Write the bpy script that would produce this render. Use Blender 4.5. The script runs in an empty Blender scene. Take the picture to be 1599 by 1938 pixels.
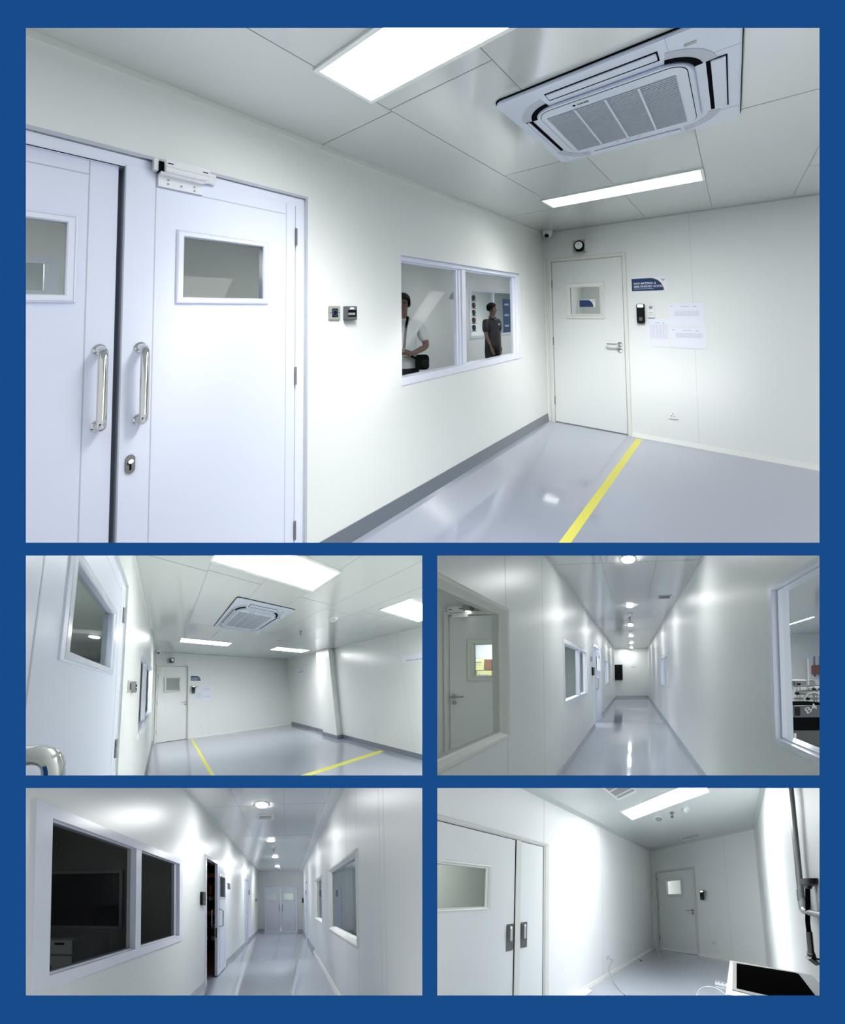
import bpy, bmesh, math, random
from mathutils import Vector, Matrix
random.seed(4)

# ------------------------------------------------------------------ camera, world, exposure
SC = bpy.context.scene
COL = SC.collection
CAMZ = 1.6
EYE = Vector((0, 0, CAMZ))
F_PX, CX, CY = 800.0, 799.5, 1330.0
cam_data = bpy.data.cameras.new('camera')
cam_data.sensor_fit = 'VERTICAL'
cam_data.sensor_height = 24.0
cam_data.lens = 24.0 * F_PX / 1938.0
cam_data.shift_y = (CY - 969.0) / 1938.0
cam_data.clip_start = 0.05
cam_data.clip_end = 400
cam = bpy.data.objects.new('camera', cam_data)
cam.location = EYE
cam.rotation_euler = (math.pi / 2, 0, 0)
COL.objects.link(cam)
SC.camera = cam

WORLD_STRENGTH = 0.9
world = bpy.data.worlds.new('daylight')
world.use_nodes = True
world.node_tree.nodes['Background'].inputs[0].default_value = (0.95, 0.98, 1.0, 1)
world.node_tree.nodes['Background'].inputs[1].default_value = WORLD_STRENGTH
SC.world = world
SC.view_settings.view_transform = 'Standard'
SC.view_settings.look = 'None'
SC.view_settings.gamma = 1.0
SC.view_settings.exposure = 0.0
SC.cycles.diffuse_bounces = 8
SC.cycles.max_bounces = 14
SC.cycles.transparent_max_bounces = 12
SC.cycles.use_denoising = True
SC.cycles.sample_clamp_indirect = 6.0
LAMP = dict(r1=13.0, r2=16.0, r3=135.0, r4=185.0, r5=26.0)      # radiance of each place's own lamps

# ------------------------------------------------------------------ materials
MATS = {}
def mat(name, color, rough=0.5, metal=0.0, bump=0.0, bscale=30.0, spec=0.5, emit=0.0, var=0.0, coat=0.0):
    m = bpy.data.materials.new(name)
    m.use_nodes = True
    nt = m.node_tree
    b = nt.nodes['Principled BSDF']
    b.inputs['Base Color'].default_value = (*color, 1)
    b.inputs['Roughness'].default_value = rough
    b.inputs['Metallic'].default_value = metal
    b.inputs['Specular IOR Level'].default_value = spec
    b.inputs['Coat Weight'].default_value = coat
    b.inputs['Coat Roughness'].default_value = 0.05
    if emit:
        b.inputs['Emission Color'].default_value = (1, 1, 1, 1)
        b.inputs['Emission Strength'].default_value = emit
    if bump or var:
        tc = nt.nodes.new('ShaderNodeTexCoord')
        nz = nt.nodes.new('ShaderNodeTexNoise')
        nz.inputs['Scale'].default_value = bscale
        nz.inputs['Detail'].default_value = 3
        nt.links.new(tc.outputs['Object'], nz.inputs['Vector'])
        if bump:
            bp = nt.nodes.new('ShaderNodeBump')
            bp.inputs['Strength'].default_value = bump
            bp.inputs['Distance'].default_value = 0.02
            nt.links.new(nz.outputs['Fac'], bp.inputs['Height'])
            nt.links.new(bp.outputs['Normal'], b.inputs['Normal'])
        if var:
            mx = nt.nodes.new('ShaderNodeMix')
            mx.data_type = 'RGBA'
            mx.inputs['A'].default_value = (*[c * (1 - var) for c in color], 1)
            mx.inputs['B'].default_value = (*[min(1, c * (1 + var)) for c in color], 1)
            nt.links.new(nz.outputs['Fac'], mx.inputs['Factor'])
            nt.links.new(mx.outputs['Result'], b.inputs['Base Color'])
    MATS[name] = m
    return m

def glass(name, tint, refl):
    m = bpy.data.materials.new(name)
    m.use_nodes = True
    nt = m.node_tree
    nt.nodes.clear()
    out = nt.nodes.new('ShaderNodeOutputMaterial')
    tr = nt.nodes.new('ShaderNodeBsdfTransparent')
    tr.inputs[0].default_value = (*tint, 1)
    gl = nt.nodes.new('ShaderNodeBsdfGlossy')
    gl.inputs['Roughness'].default_value = 0.01
    mx = nt.nodes.new('ShaderNodeMixShader')
    mx.inputs[0].default_value = refl
    nt.links.new(tr.outputs[0], mx.inputs[1])
    nt.links.new(gl.outputs[0], mx.inputs[2])
    nt.links.new(mx.outputs[0], out.inputs[0])
    MATS[name] = m
    return m

mat('blue_paint', (0.0105, 0.080, 0.283), 0.9, spec=0.0)
mat('wall_paint', (0.80, 0.825, 0.80), 0.28, bump=0.05, bscale=2.5)
mat('wall_satin', (0.80, 0.825, 0.815), 0.36, bump=0.03, bscale=2.0)
mat('wall_joint', (0.60, 0.63, 0.62), 0.5)
mat('ceiling_panel', (0.62, 0.65, 0.63), 0.10, bump=0.02, bscale=1.2)
mat('ceiling_matt', (0.62, 0.65, 0.63), 0.35)
mat('ceiling_joint', (0.22, 0.23, 0.22), 0.6)
mat('epoxy_floor', (0.40, 0.43, 0.51), 0.06, bump=0.05, bscale=2.2)
mat('grey_cove', (0.15, 0.175, 0.21), 0.3)
mat('grey_cove_pale', (0.36, 0.39, 0.44), 0.25)
mat('white_trim', (0.82, 0.84, 0.80), 0.35)
mat('cream_trim', (0.74, 0.75, 0.70), 0.4)
mat('door_blue_white', (0.76, 0.80, 0.93), 0.34, bump=0.02, bscale=2.0)
mat('door_seam', (0.50, 0.53, 0.60), 0.4)
mat('frame_blue_white', (0.80, 0.83, 0.94), 0.22)
mat('door_cream', (0.76, 0.79, 0.78), 0.3)
mat('gap_black', (0.008, 0.008, 0.009), 0.9, spec=0.0)
mat('steel', (0.62, 0.62, 0.60), 0.10, metal=1.0)
mat('brushed_steel', (0.55, 0.54, 0.52), 0.32, metal=1.0, bump=0.03, bscale=120)
mat('dark_steel', (0.10, 0.10, 0.10), 0.35, metal=0.6)
mat('hinge_steel', (0.16, 0.155, 0.15), 0.5)
mat('bright_aluminium', (0.88, 0.89, 0.90), 0.3, metal=0.3)
mat('yellow_tape', (0.83, 0.77, 0.04), 0.35)
mat('ac_white', (0.62, 0.67, 0.78), 0.35)
mat('ac_shade', (0.45, 0.48, 0.55), 0.45)
mat('ac_grille', (0.33, 0.36, 0.42), 0.5)
mat('black_plastic', (0.005, 0.005, 0.006), 0.4, spec=0.15)
mat('black_matt', (0.004, 0.004, 0.004), 0.9, spec=0.0)
mat('door_pale', (0.88, 0.91, 0.985), 0.5, spec=0.3)
mat('white_plastic', (0.83, 0.84, 0.86), 0.3)
mat('grey_plastic', (0.10, 0.11, 0.125), 0.4)
mat('mid_grey', (0.30, 0.31, 0.32), 0.4)
mat('paper', (0.80, 0.83, 0.93), 0.5)
mat('print_grey', (0.38, 0.40, 0.45), 0.7)
mat('sign_navy', (0.012, 0.045, 0.15), 0.3)
mat('sign_white', (0.84, 0.87, 0.93), 0.35)
mat('sign_copper', (0.10, 0.05, 0.025), 0.35)
mat('ring_blue', (0.05, 0.16, 0.42), 0.3)
mat('beige_plate', (0.36, 0.36, 0.32), 0.45)
mat('orange_crate', (0.50, 0.13, 0.05), 0.5)
mat('grey_crate', (0.055, 0.05, 0.05), 0.5)
mat('crate_label', (0.60, 0.60, 0.58), 0.5)
mat('yellow_carton', (0.74, 0.70, 0.34), 0.6)
mat('brown_carton', (0.24, 0.12, 0.085), 0.7)
mat('carton_print', (0.30, 0.32, 0.55), 0.6)
mat('skin', (0.21, 0.12, 0.09), 0.5)
mat('hair', (0.004, 0.004, 0.005), 0.8, spec=0.1)
mat('shirt_white', (0.66, 0.68, 0.68), 0.8, bump=0.2, bscale=14)
mat('shirt_dark', (0.025, 0.025, 0.03), 0.8, bump=0.2, bscale=14)
mat('trousers_dark', (0.006, 0.006, 0.008), 0.8)
mat('blue_board', (0.03, 0.10, 0.25), 0.5)
mat('cool_lamp', (1, 1, 1), 0.5)
mat('pipe_grey', (0.075, 0.08, 0.085), 0.3)
mat('pipe_pale', (0.26, 0.28, 0.30), 0.3)
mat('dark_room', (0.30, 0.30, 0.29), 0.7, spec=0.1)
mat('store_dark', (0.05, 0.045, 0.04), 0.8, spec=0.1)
mat('wall_bright', (0.88, 0.90, 0.885), 0.5, spec=0.3)
mat('door_bright', (0.84, 0.87, 0.86), 0.5, spec=0.3)
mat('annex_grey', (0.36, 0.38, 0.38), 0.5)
mat('partition_paint', (0.80, 0.82, 0.81), 0.6)
mat('brown_product', (0.22, 0.10, 0.07), 0.6)
mat('warm_led', (1, 1, 0.7), 0.5, emit=4.0)
for _k, _s in LAMP.items():
    mat('lamp_' + _k, (1, 1, 1), 0.5, emit=_s)
mat('lamp_annex', (1, 1, 1), 0.5, emit=8.0)
mat('lamp_r1c', (1, 1, 1), 0.5, emit=45.0)  # for the downlights added behind the storage room
mat('lamp_r3a', (1, 1, 1), 0.5, emit=1.1)
mat('lamp_r3b', (1, 1, 1), 0.5, emit=36.0)  # for the lamps added behind the left corridor windows
mat('lamp_next', (1, 1, 1), 0.5, emit=2.6)
mat('lamp_machine_room', (1, 1, 1), 0.5, emit=700.0)
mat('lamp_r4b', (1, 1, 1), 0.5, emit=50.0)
mat('ceiling_corridor', (0.76, 0.785, 0.775), 0.12, bump=0.02, bscale=1.2)
mat('lamp_reader', (1, 1, 1), 0.5, emit=1.3)
glass('clear_glass', (0.95, 0.965, 0.96), 0.006)
glass('grey_glass', (0.85, 0.87, 0.85), 0.006)
glass('dark_glass', (0.42, 0.43, 0.43), 0.010)
glass('smoke_glass', (0.74, 0.76, 0.76), 0.01)  # tint dims the mirrored door copy to look reflected

# ------------------------------------------------------------------ places: five rooms behind one blue wall
NEAR = 0.47
class Place:
    def __init__(s, key, C, A, clip):
        s.key = key
        s.C = Vector(C)
        s.A = Matrix(A)
        s.Ai = s.A.inverted()
        xl, yt, xr, yb = clip
        s.planes = [(EYE, Vector((1, -(xl - CX) / F_PX, 0))), (EYE, Vector((-1, (xr - CX) / F_PX, 0))),
                    (EYE, Vector((0, -(yt - CY) / F_PX, -1))), (EYE, Vector((0, (yb - CY) / F_PX, 1))),
                    (Vector((0, NEAR, 0)), Vector((0, 1, 0)))]
    def W(s, p):
        return EYE + s.A @ (Vector(p) - s.C)
    def at(s, px, py, depth):
        d = Vector(((px - CX) / F_PX, 1, -(py - CY) / F_PX)) * depth
        return s.C + s.Ai @ d

class Fr:
    """a flat reference in a room: origin, right, up, outward normal (room metres)"""
    def __init__(s, place, o, r, u, n):
        s.P = place; s.o = Vector(o); s.r = Vector(r); s.u = Vector(u); s.n = Vector(n)
    def R(s, p):
        return s.o + s.r * p[0] + s.u * p[1] + s.n * p[2]
    def W(s, p):
        return s.P.W(s.R(p))
    def uv(s, px, py, w=0.0):
        d = s.P.Ai @ Vector(((px - CX) / F_PX, 1, -(py - CY) / F_PX))
        t = (w - s.n.dot(s.P.C - s.o)) / s.n.dot(d)
        q = s.P.C + d * t - s.o
        return (q.dot(s.r), q.dot(s.u))
    def rect(s, x0, y0, x1, y1, w=0.0):
        a = s.uv(x0, y0, w); b = s.uv(x1, y1, w)
        return (min(a[0], b[0]), max(a[0], b[0]), min(a[1], b[1]), max(a[1], b[1]))
    def shifted(s, dn):
        return Fr(s.P, s.o + s.n * dn, s.r, s.u, s.n)

def bisect_all(bm, place):
    for co, n in place.planes:
        if not bm.verts:
            return
        if all((v.co - co).dot(n) >= 0 for v in bm.verts):
            continue
        bmesh.ops.bisect_plane(bm, geom=bm.verts[:] + bm.edges[:] + bm.faces[:], plane_co=co, plane_no=-n, clear_outer=True, dist=1e-6)

def tag(o, label=None, cat=None, group=None, kind=None):
    if label: o['label'] = label
    if cat: o['category'] = cat
    if group: o['group'] = group
    if kind: o['kind'] = kind
    return o

THINGS = []
def thing(fr, name, label, cat, at=(0, 0, 0), group=None, kind=None):
    o = bpy.data.objects.new(name, None)
    o.empty_display_size = 0.1
    o.location = fr.W(at)
    COL.objects.link(o)
    tag(o, label, cat, group, kind)
    THINGS.append(o)
    return o

def struct(fr, name, at=(0, 0, 0)):
    o = bpy.data.objects.new(name, None)
    o.empty_display_size = 0.1
    o.location = fr.W(at)
    COL.objects.link(o)
    o['kind'] = 'structure'
    THINGS.append(o)
    return o

def wloc(o):
    v = Vector(o.location)
    while o.parent is not None:
        o = o.parent
        v += o.location
    return v

class MB:
    def __init__(s):
        s.v = []; s.f = []; s.m = []
    def add(s, verts, faces, m=0):
        n = len(s.v)
        s.v += [tuple(p) for p in verts]
        s.f += [[i + n for i in f] for f in faces]
        s.m += [m] * len(faces)
        return s
    def box(s, u0, u1, v0, v1, w0, w1, m=0):
        P = [(u0, v0, w0), (u1, v0, w0), (u1, v1, w0), (u0, v1, w0), (u0, v0, w1), (u1, v0, w1), (u1, v1, w1), (u0, v1, w1)]
        return s.add(P, [(3, 2, 1, 0), (4, 5, 6, 7), (0, 1, 5, 4), (1, 2, 6, 5), (2, 3, 7, 6), (3, 0, 4, 7)], m)
    def hexa(s, P, m=0):
        return s.add(P, [(3, 2, 1, 0), (4, 5, 6, 7), (0, 1, 5, 4), (1, 2, 6, 5), (2, 3, 7, 6), (3, 0, 4, 7)], m)
    def prism(s, poly, w0, w1, m=0):
        n = len(poly)
        P = [(a, b, w0) for a, b in poly] + [(a, b, w1) for a, b in poly]
        F = [list(range(n - 1, -1, -1)), list(range(n, 2 * n))] + [(i, (i + 1) % n, n + (i + 1) % n, n + i) for i in range(n)]
        return s.add(P, F, m)
    def lathe(s, u, v, prof, n=24, m=0):
        """profile of (radius, w) about the axis through (u, v)"""
        P = []; F = []
        for r, w in prof:
            for i in range(n):
                a = 2 * math.pi * i / n
                P.append((u + r * math.cos(a), v + r * math.sin(a), w))
        for k in range(len(prof) - 1):
            for i in range(n):
                j = (i + 1) % n
                F.append((k * n + i, k * n + j, (k + 1) * n + j, (k + 1) * n + i))
        F.append([i for i in range(n - 1, -1, -1)])
        F.append([(len(prof) - 1) * n + i for i in range(n)])
        return s.add(P, F, m)
    def tube(s, pts, r, n=12, m=0, closed=False):
        pts = [Vector(p) for p in pts]
        rs = r if isinstance(r, (list, tuple)) else [r] * len(pts)
        P = []; F = []
        t0 = (pts[1] - pts[0]).normalized()
        a = Vector((0, 0, 1)) if abs(t0.z) < 0.9 else Vector((1, 0, 0))
        x = t0.cross(a).normalized()
        for k, p in enumerate(pts):
            t = (pts[min(k + 1, len(pts) - 1)] - pts[max(k - 1, 0)]).normalized()
            x = (x - t * x.dot(t)).normalized()
            y = t.cross(x)
            for i in range(n):
                b = 2 * math.pi * i / n
                P.append(p + (x * math.cos(b) + y * math.sin(b)) * rs[k])
        for k in range(len(pts) - 1):
            for i in range(n):
                j = (i + 1) % n
                F.append((k * n + i, k * n + j, (k + 1) * n + j, (k + 1) * n + i))
        F.append([i for i in range(n - 1, -1, -1)])
        F.append([(len(pts) - 1) * n + i for i in range(n)])
        return s.add(P, F, m)
    def slab(s, u0, u1, v0, v1, w0, w1, holes=(), m=0):
        us = sorted({u0, u1} | {min(max(h[k], u0), u1) for h in holes for k in (0, 1)})
        vs = sorted({v0, v1} | {min(max(h[k], v0), v1) for h in holes for k in (2, 3)})
        def solid(i, j):
            if i < 0 or j < 0 or i >= len(us) - 1 or j >= len(vs) - 1:
                return False
            a = (us[i] + us[i + 1]) / 2; b = (vs[j] + vs[j + 1]) / 2
            return not any(h[0] < a < h[1] and h[2] < b < h[3] for h in holes)
        for i in range(len(us) - 1):
            for j in range(len(vs) - 1):
                if not solid(i, j):
                    continue
                a, b, c, d = us[i], us[i + 1], vs[j], vs[j + 1]
                P = [(a, c, w0), (b, c, w0), (b, d, w0), (a, d, w0), (a, c, w1), (b, c, w1), (b, d, w1), (a, d, w1)]
                F = [(3, 2, 1, 0), (4, 5, 6, 7)]
                if not solid(i, j - 1): F.append((0, 1, 5, 4))
                if not solid(i + 1, j): F.append((1, 2, 6, 5))
                if not solid(i, j + 1): F.append((2, 3, 7, 6))
                if not solid(i - 1, j): F.append((3, 0, 4, 7))
                s.add(P, F, m)
        return s
    def ring(s, rc, prof, m=0, sides=(1, 1, 1, 1)):
        """mitred frame round the rectangle rc; profile of (inset, w); sides = bottom, right, top, left"""
        u0, u1, v0, v1 = rc
        loops = []
        for ins, w in prof:
            a, b, c, d = u0 + ins, u1 - ins, v0 + (ins if sides[0] else 0), v1 - ins
            loops.append([(a, c, w), (b, c, w), (b, d, w), (a, d, w)])
        n = len(loops)
        P = [p for l in loops for p in l]
        F = []
        for k in range(n):
            k2 = (k + 1) % n
            for e in range(4):
                if sides[e]:
                    F.append((k * 4 + e, k * 4 + (e + 1) % 4, k2 * 4 + (e + 1) % 4, k2 * 4 + e))
        return s.add(P, F, m)
    def text(s, body, u, v, height, w, depth=0.0015, m=0, width=None, align='LEFT', rot=0.0):
        cu = bpy.data.curves.new('lettering', 'FONT')
        cu.body = body
        cu.size = 1.0
        cu.extrude = 0.0
        cu.align_x = align
        cu.offset = 0.012
        ob = bpy.data.objects.new('lettering', cu)
        COL.objects.link(ob)
        dg = bpy.context.evaluated_depsgraph_get()
        me = ob.evaluated_get(dg).to_mesh()
        P = [Vector(p.co) for p in me.vertices]
        F = [list(p.vertices) for p in me.polygons]
        ob.evaluated_get(dg).to_mesh_clear()
        bpy.data.objects.remove(ob)
        bpy.data.curves.remove(cu)
        if not P:
            return s
        sc = height / 0.72
        xs = [p.x for p in P]
        sx = sc if width is None else width / max(1e-6, max(xs) - min(xs))
        cr, sr = math.cos(rot), math.sin(rot)
        Q = []
        for p in P:
            a, b = p.x * sx, p.y * sc
            Q.append((u + a * cr - b * sr, v + a * sr + b * cr, w + depth))
        return s.add(Q, F, m)

    def put(s, fr, name, mats, parent=None, bevel=0.0, smooth=False, label=None, kind=None, cat=None, group=None, clip=True):
        if isinstance(mats, str): mats = [mats]
        bm = bmesh.new()
        vs = [bm.verts.new(p) for p in s.v]
        for f, mi in zip(s.f, s.m):
            try:
                fc = bm.faces.new([vs[i] for i in f])
                fc.material_index = mi
            except ValueError:
                pass
        if not smooth and not any(len(f) > 60 for f in s.f):
            pass
        bmesh.ops.recalc_face_normals(bm, faces=bm.faces)
        if bevel > 0:
            es = [e for e in bm.edges if len(e.link_faces) == 2 and e.calc_face_angle(0) > 0.5]
            bmesh.ops.bevel(bm, geom=es, offset=bevel, segments=2, affect='EDGES', clamp_overlap=True)
        if smooth:
            for f in bm.faces: f.smooth = True
        for v in bm.verts:
            v.co = fr.W(v.co)
        if clip:
            bisect_all(bm, fr.P)
        if not bm.verts:
            bm.free()
            return None
        if parent is None:
            base = sum((v.co for v in bm.verts), Vector()) / len(bm.verts)
            base.z = min(v.co.z for v in bm.verts)
        else:
            base = wloc(parent)
        for v in bm.verts:
            v.co -= base
        me = bpy.data.meshes.new(name)
        bm.to_mesh(me)
        bm.free()
        if smooth:
            me.set_sharp_from_angle(angle=0.7)
        for k in mats:
            me.materials.append(MATS[k])
        o = bpy.data.objects.new(name, me)
        COL.objects.link(o)
        if parent is None:
            o.location = base
        else:
            o.parent = parent
        tag(o, label, cat, group, kind)
        return o

def kids(o):
    return [c for c in bpy.data.objects if c.parent is o]

def dup(root, fr, shift, label=None):
    d = fr.W(shift) - fr.W((0, 0, 0))
    r = root.copy()
    COL.objects.link(r)
    r.location = root.location + d
    if label: r['label'] = label
    THINGS.append(r)
    for ch in kids(root):
        c = ch.copy(); COL.objects.link(c); c.parent = r
        for g in kids(ch):
            e = g.copy(); COL.objects.link(e); e.parent = c
    return r

def rrect(u0, u1, v0, v1, r, n=5):
    out = []
    for cx, cy, a0 in ((u1 - r, v0 + r, -90), (u1 - r, v1 - r, 0), (u0 + r, v1 - r, 90), (u0 + r, v0 + r, 180)):
        for k in range(n + 1):
            a = math.radians(a0 + 90 * k / n)
            out.append((cx + r * math.cos(a), cy + r * math.sin(a)))
    return out

def bend(pts, r, n=5):
    """a polyline with rounded corners"""
    pts = [Vector(p) for p in pts]
    out = [pts[0]]
    for k in range(1, len(pts) - 1):
        a = (pts[k - 1] - pts[k]); b = (pts[k + 1] - pts[k])
        q = min(r, a.length * 0.49, b.length * 0.49)
        pa = pts[k] + a.normalized() * q; pb = pts[k] + b.normalized() * q
        for i in range(n + 1):
            t = i / n
            out.append(pa * (1 - t) ** 2 + pts[k] * 2 * t * (1 - t) + pb * t * t)
    out.append(pts[-1])
    return out

# ------------------------------------------------------------------ things used in several rooms
def ceiling_panel_lamp(fr, rc, key, label, group):
    u0, u1, v0, v1 = rc
    t = thing(fr, 'ceiling_light', label, 'ceiling light', ((u0 + u1) / 2, (v0 + v1) / 2, 0), group)
    MB().ring((u0 - .02, u1 + .02, v0 - .02, v1 + .02), [(0, 0), (0, .012), (.02, .012), (.02, 0)]).put(fr, 'light_frame', 'white_trim', t)
    MB().box(u0, u1, v0, v1, 0.002, 0.008).put(fr, 'diffuser', 'lamp_' + key, t)
    return t

def annex_fill_lamp(fr, rc, label, m='lamp_annex'):  # unseen lamp, added to brighten a neighbouring room
    u0, u1, v0, v1 = rc
    t = thing(fr, 'ceiling_light', label, 'ceiling light', ((u0 + u1) / 2, (v0 + v1) / 2, 0))
    MB().ring((u0 - .02, u1 + .02, v0 - .02, v1 + .02), [(0, 0), (0, .012), (.02, .012), (.02, 0)]).put(fr, 'light_frame', 'white_trim', t)
    MB().box(u0, u1, v0, v1, 0.002, 0.008).put(fr, 'diffuser', m, t)
    return t

def downlight(fr, u, v, r, key, label, group):
    t = thing(fr, 'downlight', label, 'ceiling light', (u, v, 0), group)
    MB().lathe(u, v, [(r * 1.22, 0), (r * 1.22, .008), (r * 1.02, .012)], 28).put(fr, 'rim', 'white_trim', t, smooth=True)
    MB().lathe(u, v, [(r, .0125), (r, .016)], 28).put(fr, 'diffuser', 'lamp_' + key, t)
    return t

def smoke_detector(fr, u, v, label, r=.05):
    t = thing(fr, 'smoke_detector', label, 'smoke detector', (u, v, 0))
    MB().lathe(u, v, [(r, 0), (r, .018), (r * .92, .024)], 24).put(fr, 'base', 'white_plastic', t, smooth=True)
    MB().lathe(u, v, [(r * .8, .024), (r * .74, .045), (r * .5, .055)], 24).put(fr, 'sensor_head', 'white_plastic', t, smooth=True)
    m = MB()
    for k in range(3):
        a = 2 * k + .4
        m.box(u + r * .5 * math.cos(a) - .006, u + r * .5 * math.cos(a) + .006, v + r * .5 * math.sin(a) - .003, v + r * .5 * math.sin(a) + .003, .05, .057)
    m.put(fr, 'sensor_slot', 'mid_grey', t)
    return t

def sprinkler(fr, u, v, label, s=1.0):
    t = thing(fr, 'sprinkler_head', label, 'sprinkler', (u, v, 0))
    MB().lathe(u, v, [(.032 * s, 0), (.030 * s, .006), (.012 * s, .008)], 20).put(fr, 'escutcheon', 'brushed_steel', t, smooth=True)
    m = MB()
    m.tube([(u, v, 0), (u, v, .03 * s)], .009 * s, 10)
    m.tube([(u - .012 * s, v, .03 * s), (u - .014 * s, v, .045 * s), (u, v, .06 * s)], .003 * s, 6)
    m.tube([(u + .012 * s, v, .03 * s), (u + .014 * s, v, .045 * s), (u, v, .06 * s)], .003 * s, 6)
    m.put(fr, 'frame_arms', 'dark_steel', t, smooth=True)
    MB().lathe(u, v, [(.022 * s, .06 * s), (.022 * s, .064 * s)], 16).put(fr, 'deflector', 'dark_steel', t)
    return t

def ceiling_disc(fr, u, v, label, r=.07):
    t = thing(fr, 'ceiling_speaker', label, 'speaker', (u, v, 0))
    MB().lathe(u, v, [(r, 0), (r, .006), (r * .86, .010)], 28).put(fr, 'rim', 'white_trim', t, smooth=True)
    MB().lathe(u, v, [(r * .82, .010), (r * .78, .0125)], 28).put(fr, 'speaker_grille', 'mid_grey', t)
    return t

def dome_camera(fr, u, v, label, r=.05, look=(0.0, -0.5)):
    t = thing(fr, 'security_camera', label, 'camera', (u, v, 0))
    MB().lathe(u, v, [(r, 0), (r, .02), (r * .9, .03)], 24).put(fr, 'base', 'white_plastic', t, smooth=True)
    prof = [(r * .88 * math.cos(a), .03 + r * 1.05 * math.sin(a)) for a in [x * math.pi / 2 / 7 for x in range(7)]]
    MB().lathe(u, v, prof, 24).put(fr, 'ball_housing', 'white_plastic', t, smooth=True)
    d = Vector((look[0], look[1], .75)).normalized()
    c = Vector((u, v, .03)) + d * r * .62
    MB().tube([c, c + d * r * .42], r * .42, 18).put(fr, 'lens', 'black_plastic', t, smooth=True)
    return t

def lever_handle(fr, u, v, du, parent, w=0.0):
    MB().lathe(u, v, [(.027, w), (.027, w + .008), (.022, w + .011)], 22).put(fr, 'handle_rose', 'brushed_steel', parent, smooth=True)
    MB().tube(bend([(u, v, w), (u, v, w + .055), (u + du, v, w + .055), (u + du, v, w + .03)], .02), .0095, 12).put(fr, 'lever_handle', 'brushed_steel', parent, smooth=True)

def keyhole(fr, u, v, parent, w=0.0):
    MB().lathe(u, v, [(.026, w), (.026, w + .008), (.021, w + .011)], 22).put(fr, 'keyhole_rose', 'brushed_steel', parent, smooth=True)
    MB().box(u - .003, u + .003, v - .012, v + .010, w + .011, w + .0125).put(fr, 'keyhole', 'gap_black', parent)

def pull_handle(fr, u, v0, v1, parent, w=0.0, out=.075, r=.016, lean=0.0):
    h = MB().tube(bend([(u, v0, w), (u + lean, v0, w + out), (u + lean, v1, w + out), (u, v1, w)], .045, 7), r, 16)
    o = h.put(fr, 'pull_handle', 'steel', parent, smooth=True)
    for v in (v0, v1):
        MB().lathe(u, v, [(r * 1.35, w), (r * 1.35, w + .006), (r * 1.05, w + .009)], 18).put(fr, 'mounting_collar', 'steel', parent, smooth=True)
    return o

def hinge(fr, u, v, parent, w=0.0, h=.10):
    MB().tube([(u, v - h / 2, w), (u, v - h / 6 - .001, w)], .007, 8).tube([(u, v - h / 6 + .001, w), (u, v + h / 6 - .001, w)], .007, 8).tube([(u, v + h / 6 + .001, w), (u, v + h / 2, w)], .007, 8).put(fr, 'hinge', 'hinge_steel', parent, smooth=True)

def socket(fr, rc, label, group=None):
    u0, u1, v0, v1 = rc
    t = thing(fr, 'power_socket', label, 'socket', ((u0 + u1) / 2, v0, 0), group)
    MB().box(u0, u1, v0, v1, 0, .010).put(fr, 'face_plate', 'white_plastic', t, bevel=.003)
    cu, cv = (u0 + u1) / 2, (v0 + v1) / 2
    s = (v1 - v0) / 2
    m = MB()
    m.box(cu - s * .06, cu + s * .06, cv + s * .15, cv + s * .45, .0095, .0112)
    m.box(cu - s * .42, cu - s * .18, cv - s * .35, cv - s * .22, .0095, .0112)
    m.box(cu + s * .18, cu + s * .42, cv - s * .35, cv - s * .22, .0095, .0112)
    m.put(fr, 'socket_holes', 'gap_black', t)
    return t

def reader(fr, rc, label, lit=True):
    u0, u1, v0, v1 = rc
    t = thing(fr, 'access_reader', label, 'door access reader', ((u0 + u1) / 2, v0, 0))
    MB().prism(rrect(u0, u1, v0, v1, (u1 - u0) * .18), 0, .035).put(fr, 'body', 'black_plastic', t, bevel=.002)
    h = v1 - v0
    if lit:
        MB().prism(rrect(u0 + (u1 - u0) * .12, u1 - (u1 - u0) * .12, v1 - h * .18, v1 - h * .03, (u1 - u0) * .12), .034, .038).put(fr, 'glowing_sensor', 'lamp_reader', t)
    MB().box(u0 + (u1 - u0) * .3, u1 - (u1 - u0) * .3, v0 + h * .12, v0 + h * .3, .034, .037).put(fr, 'keypad_window', 'grey_plastic', t)
    MB().box(u0 + (u1 - u0) * .2, u1 - (u1 - u0) * .2, v0 - .006, v0 + .004, 0, .02).put(fr, 'wall_bracket', 'brushed_steel', t)
    return t

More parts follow.
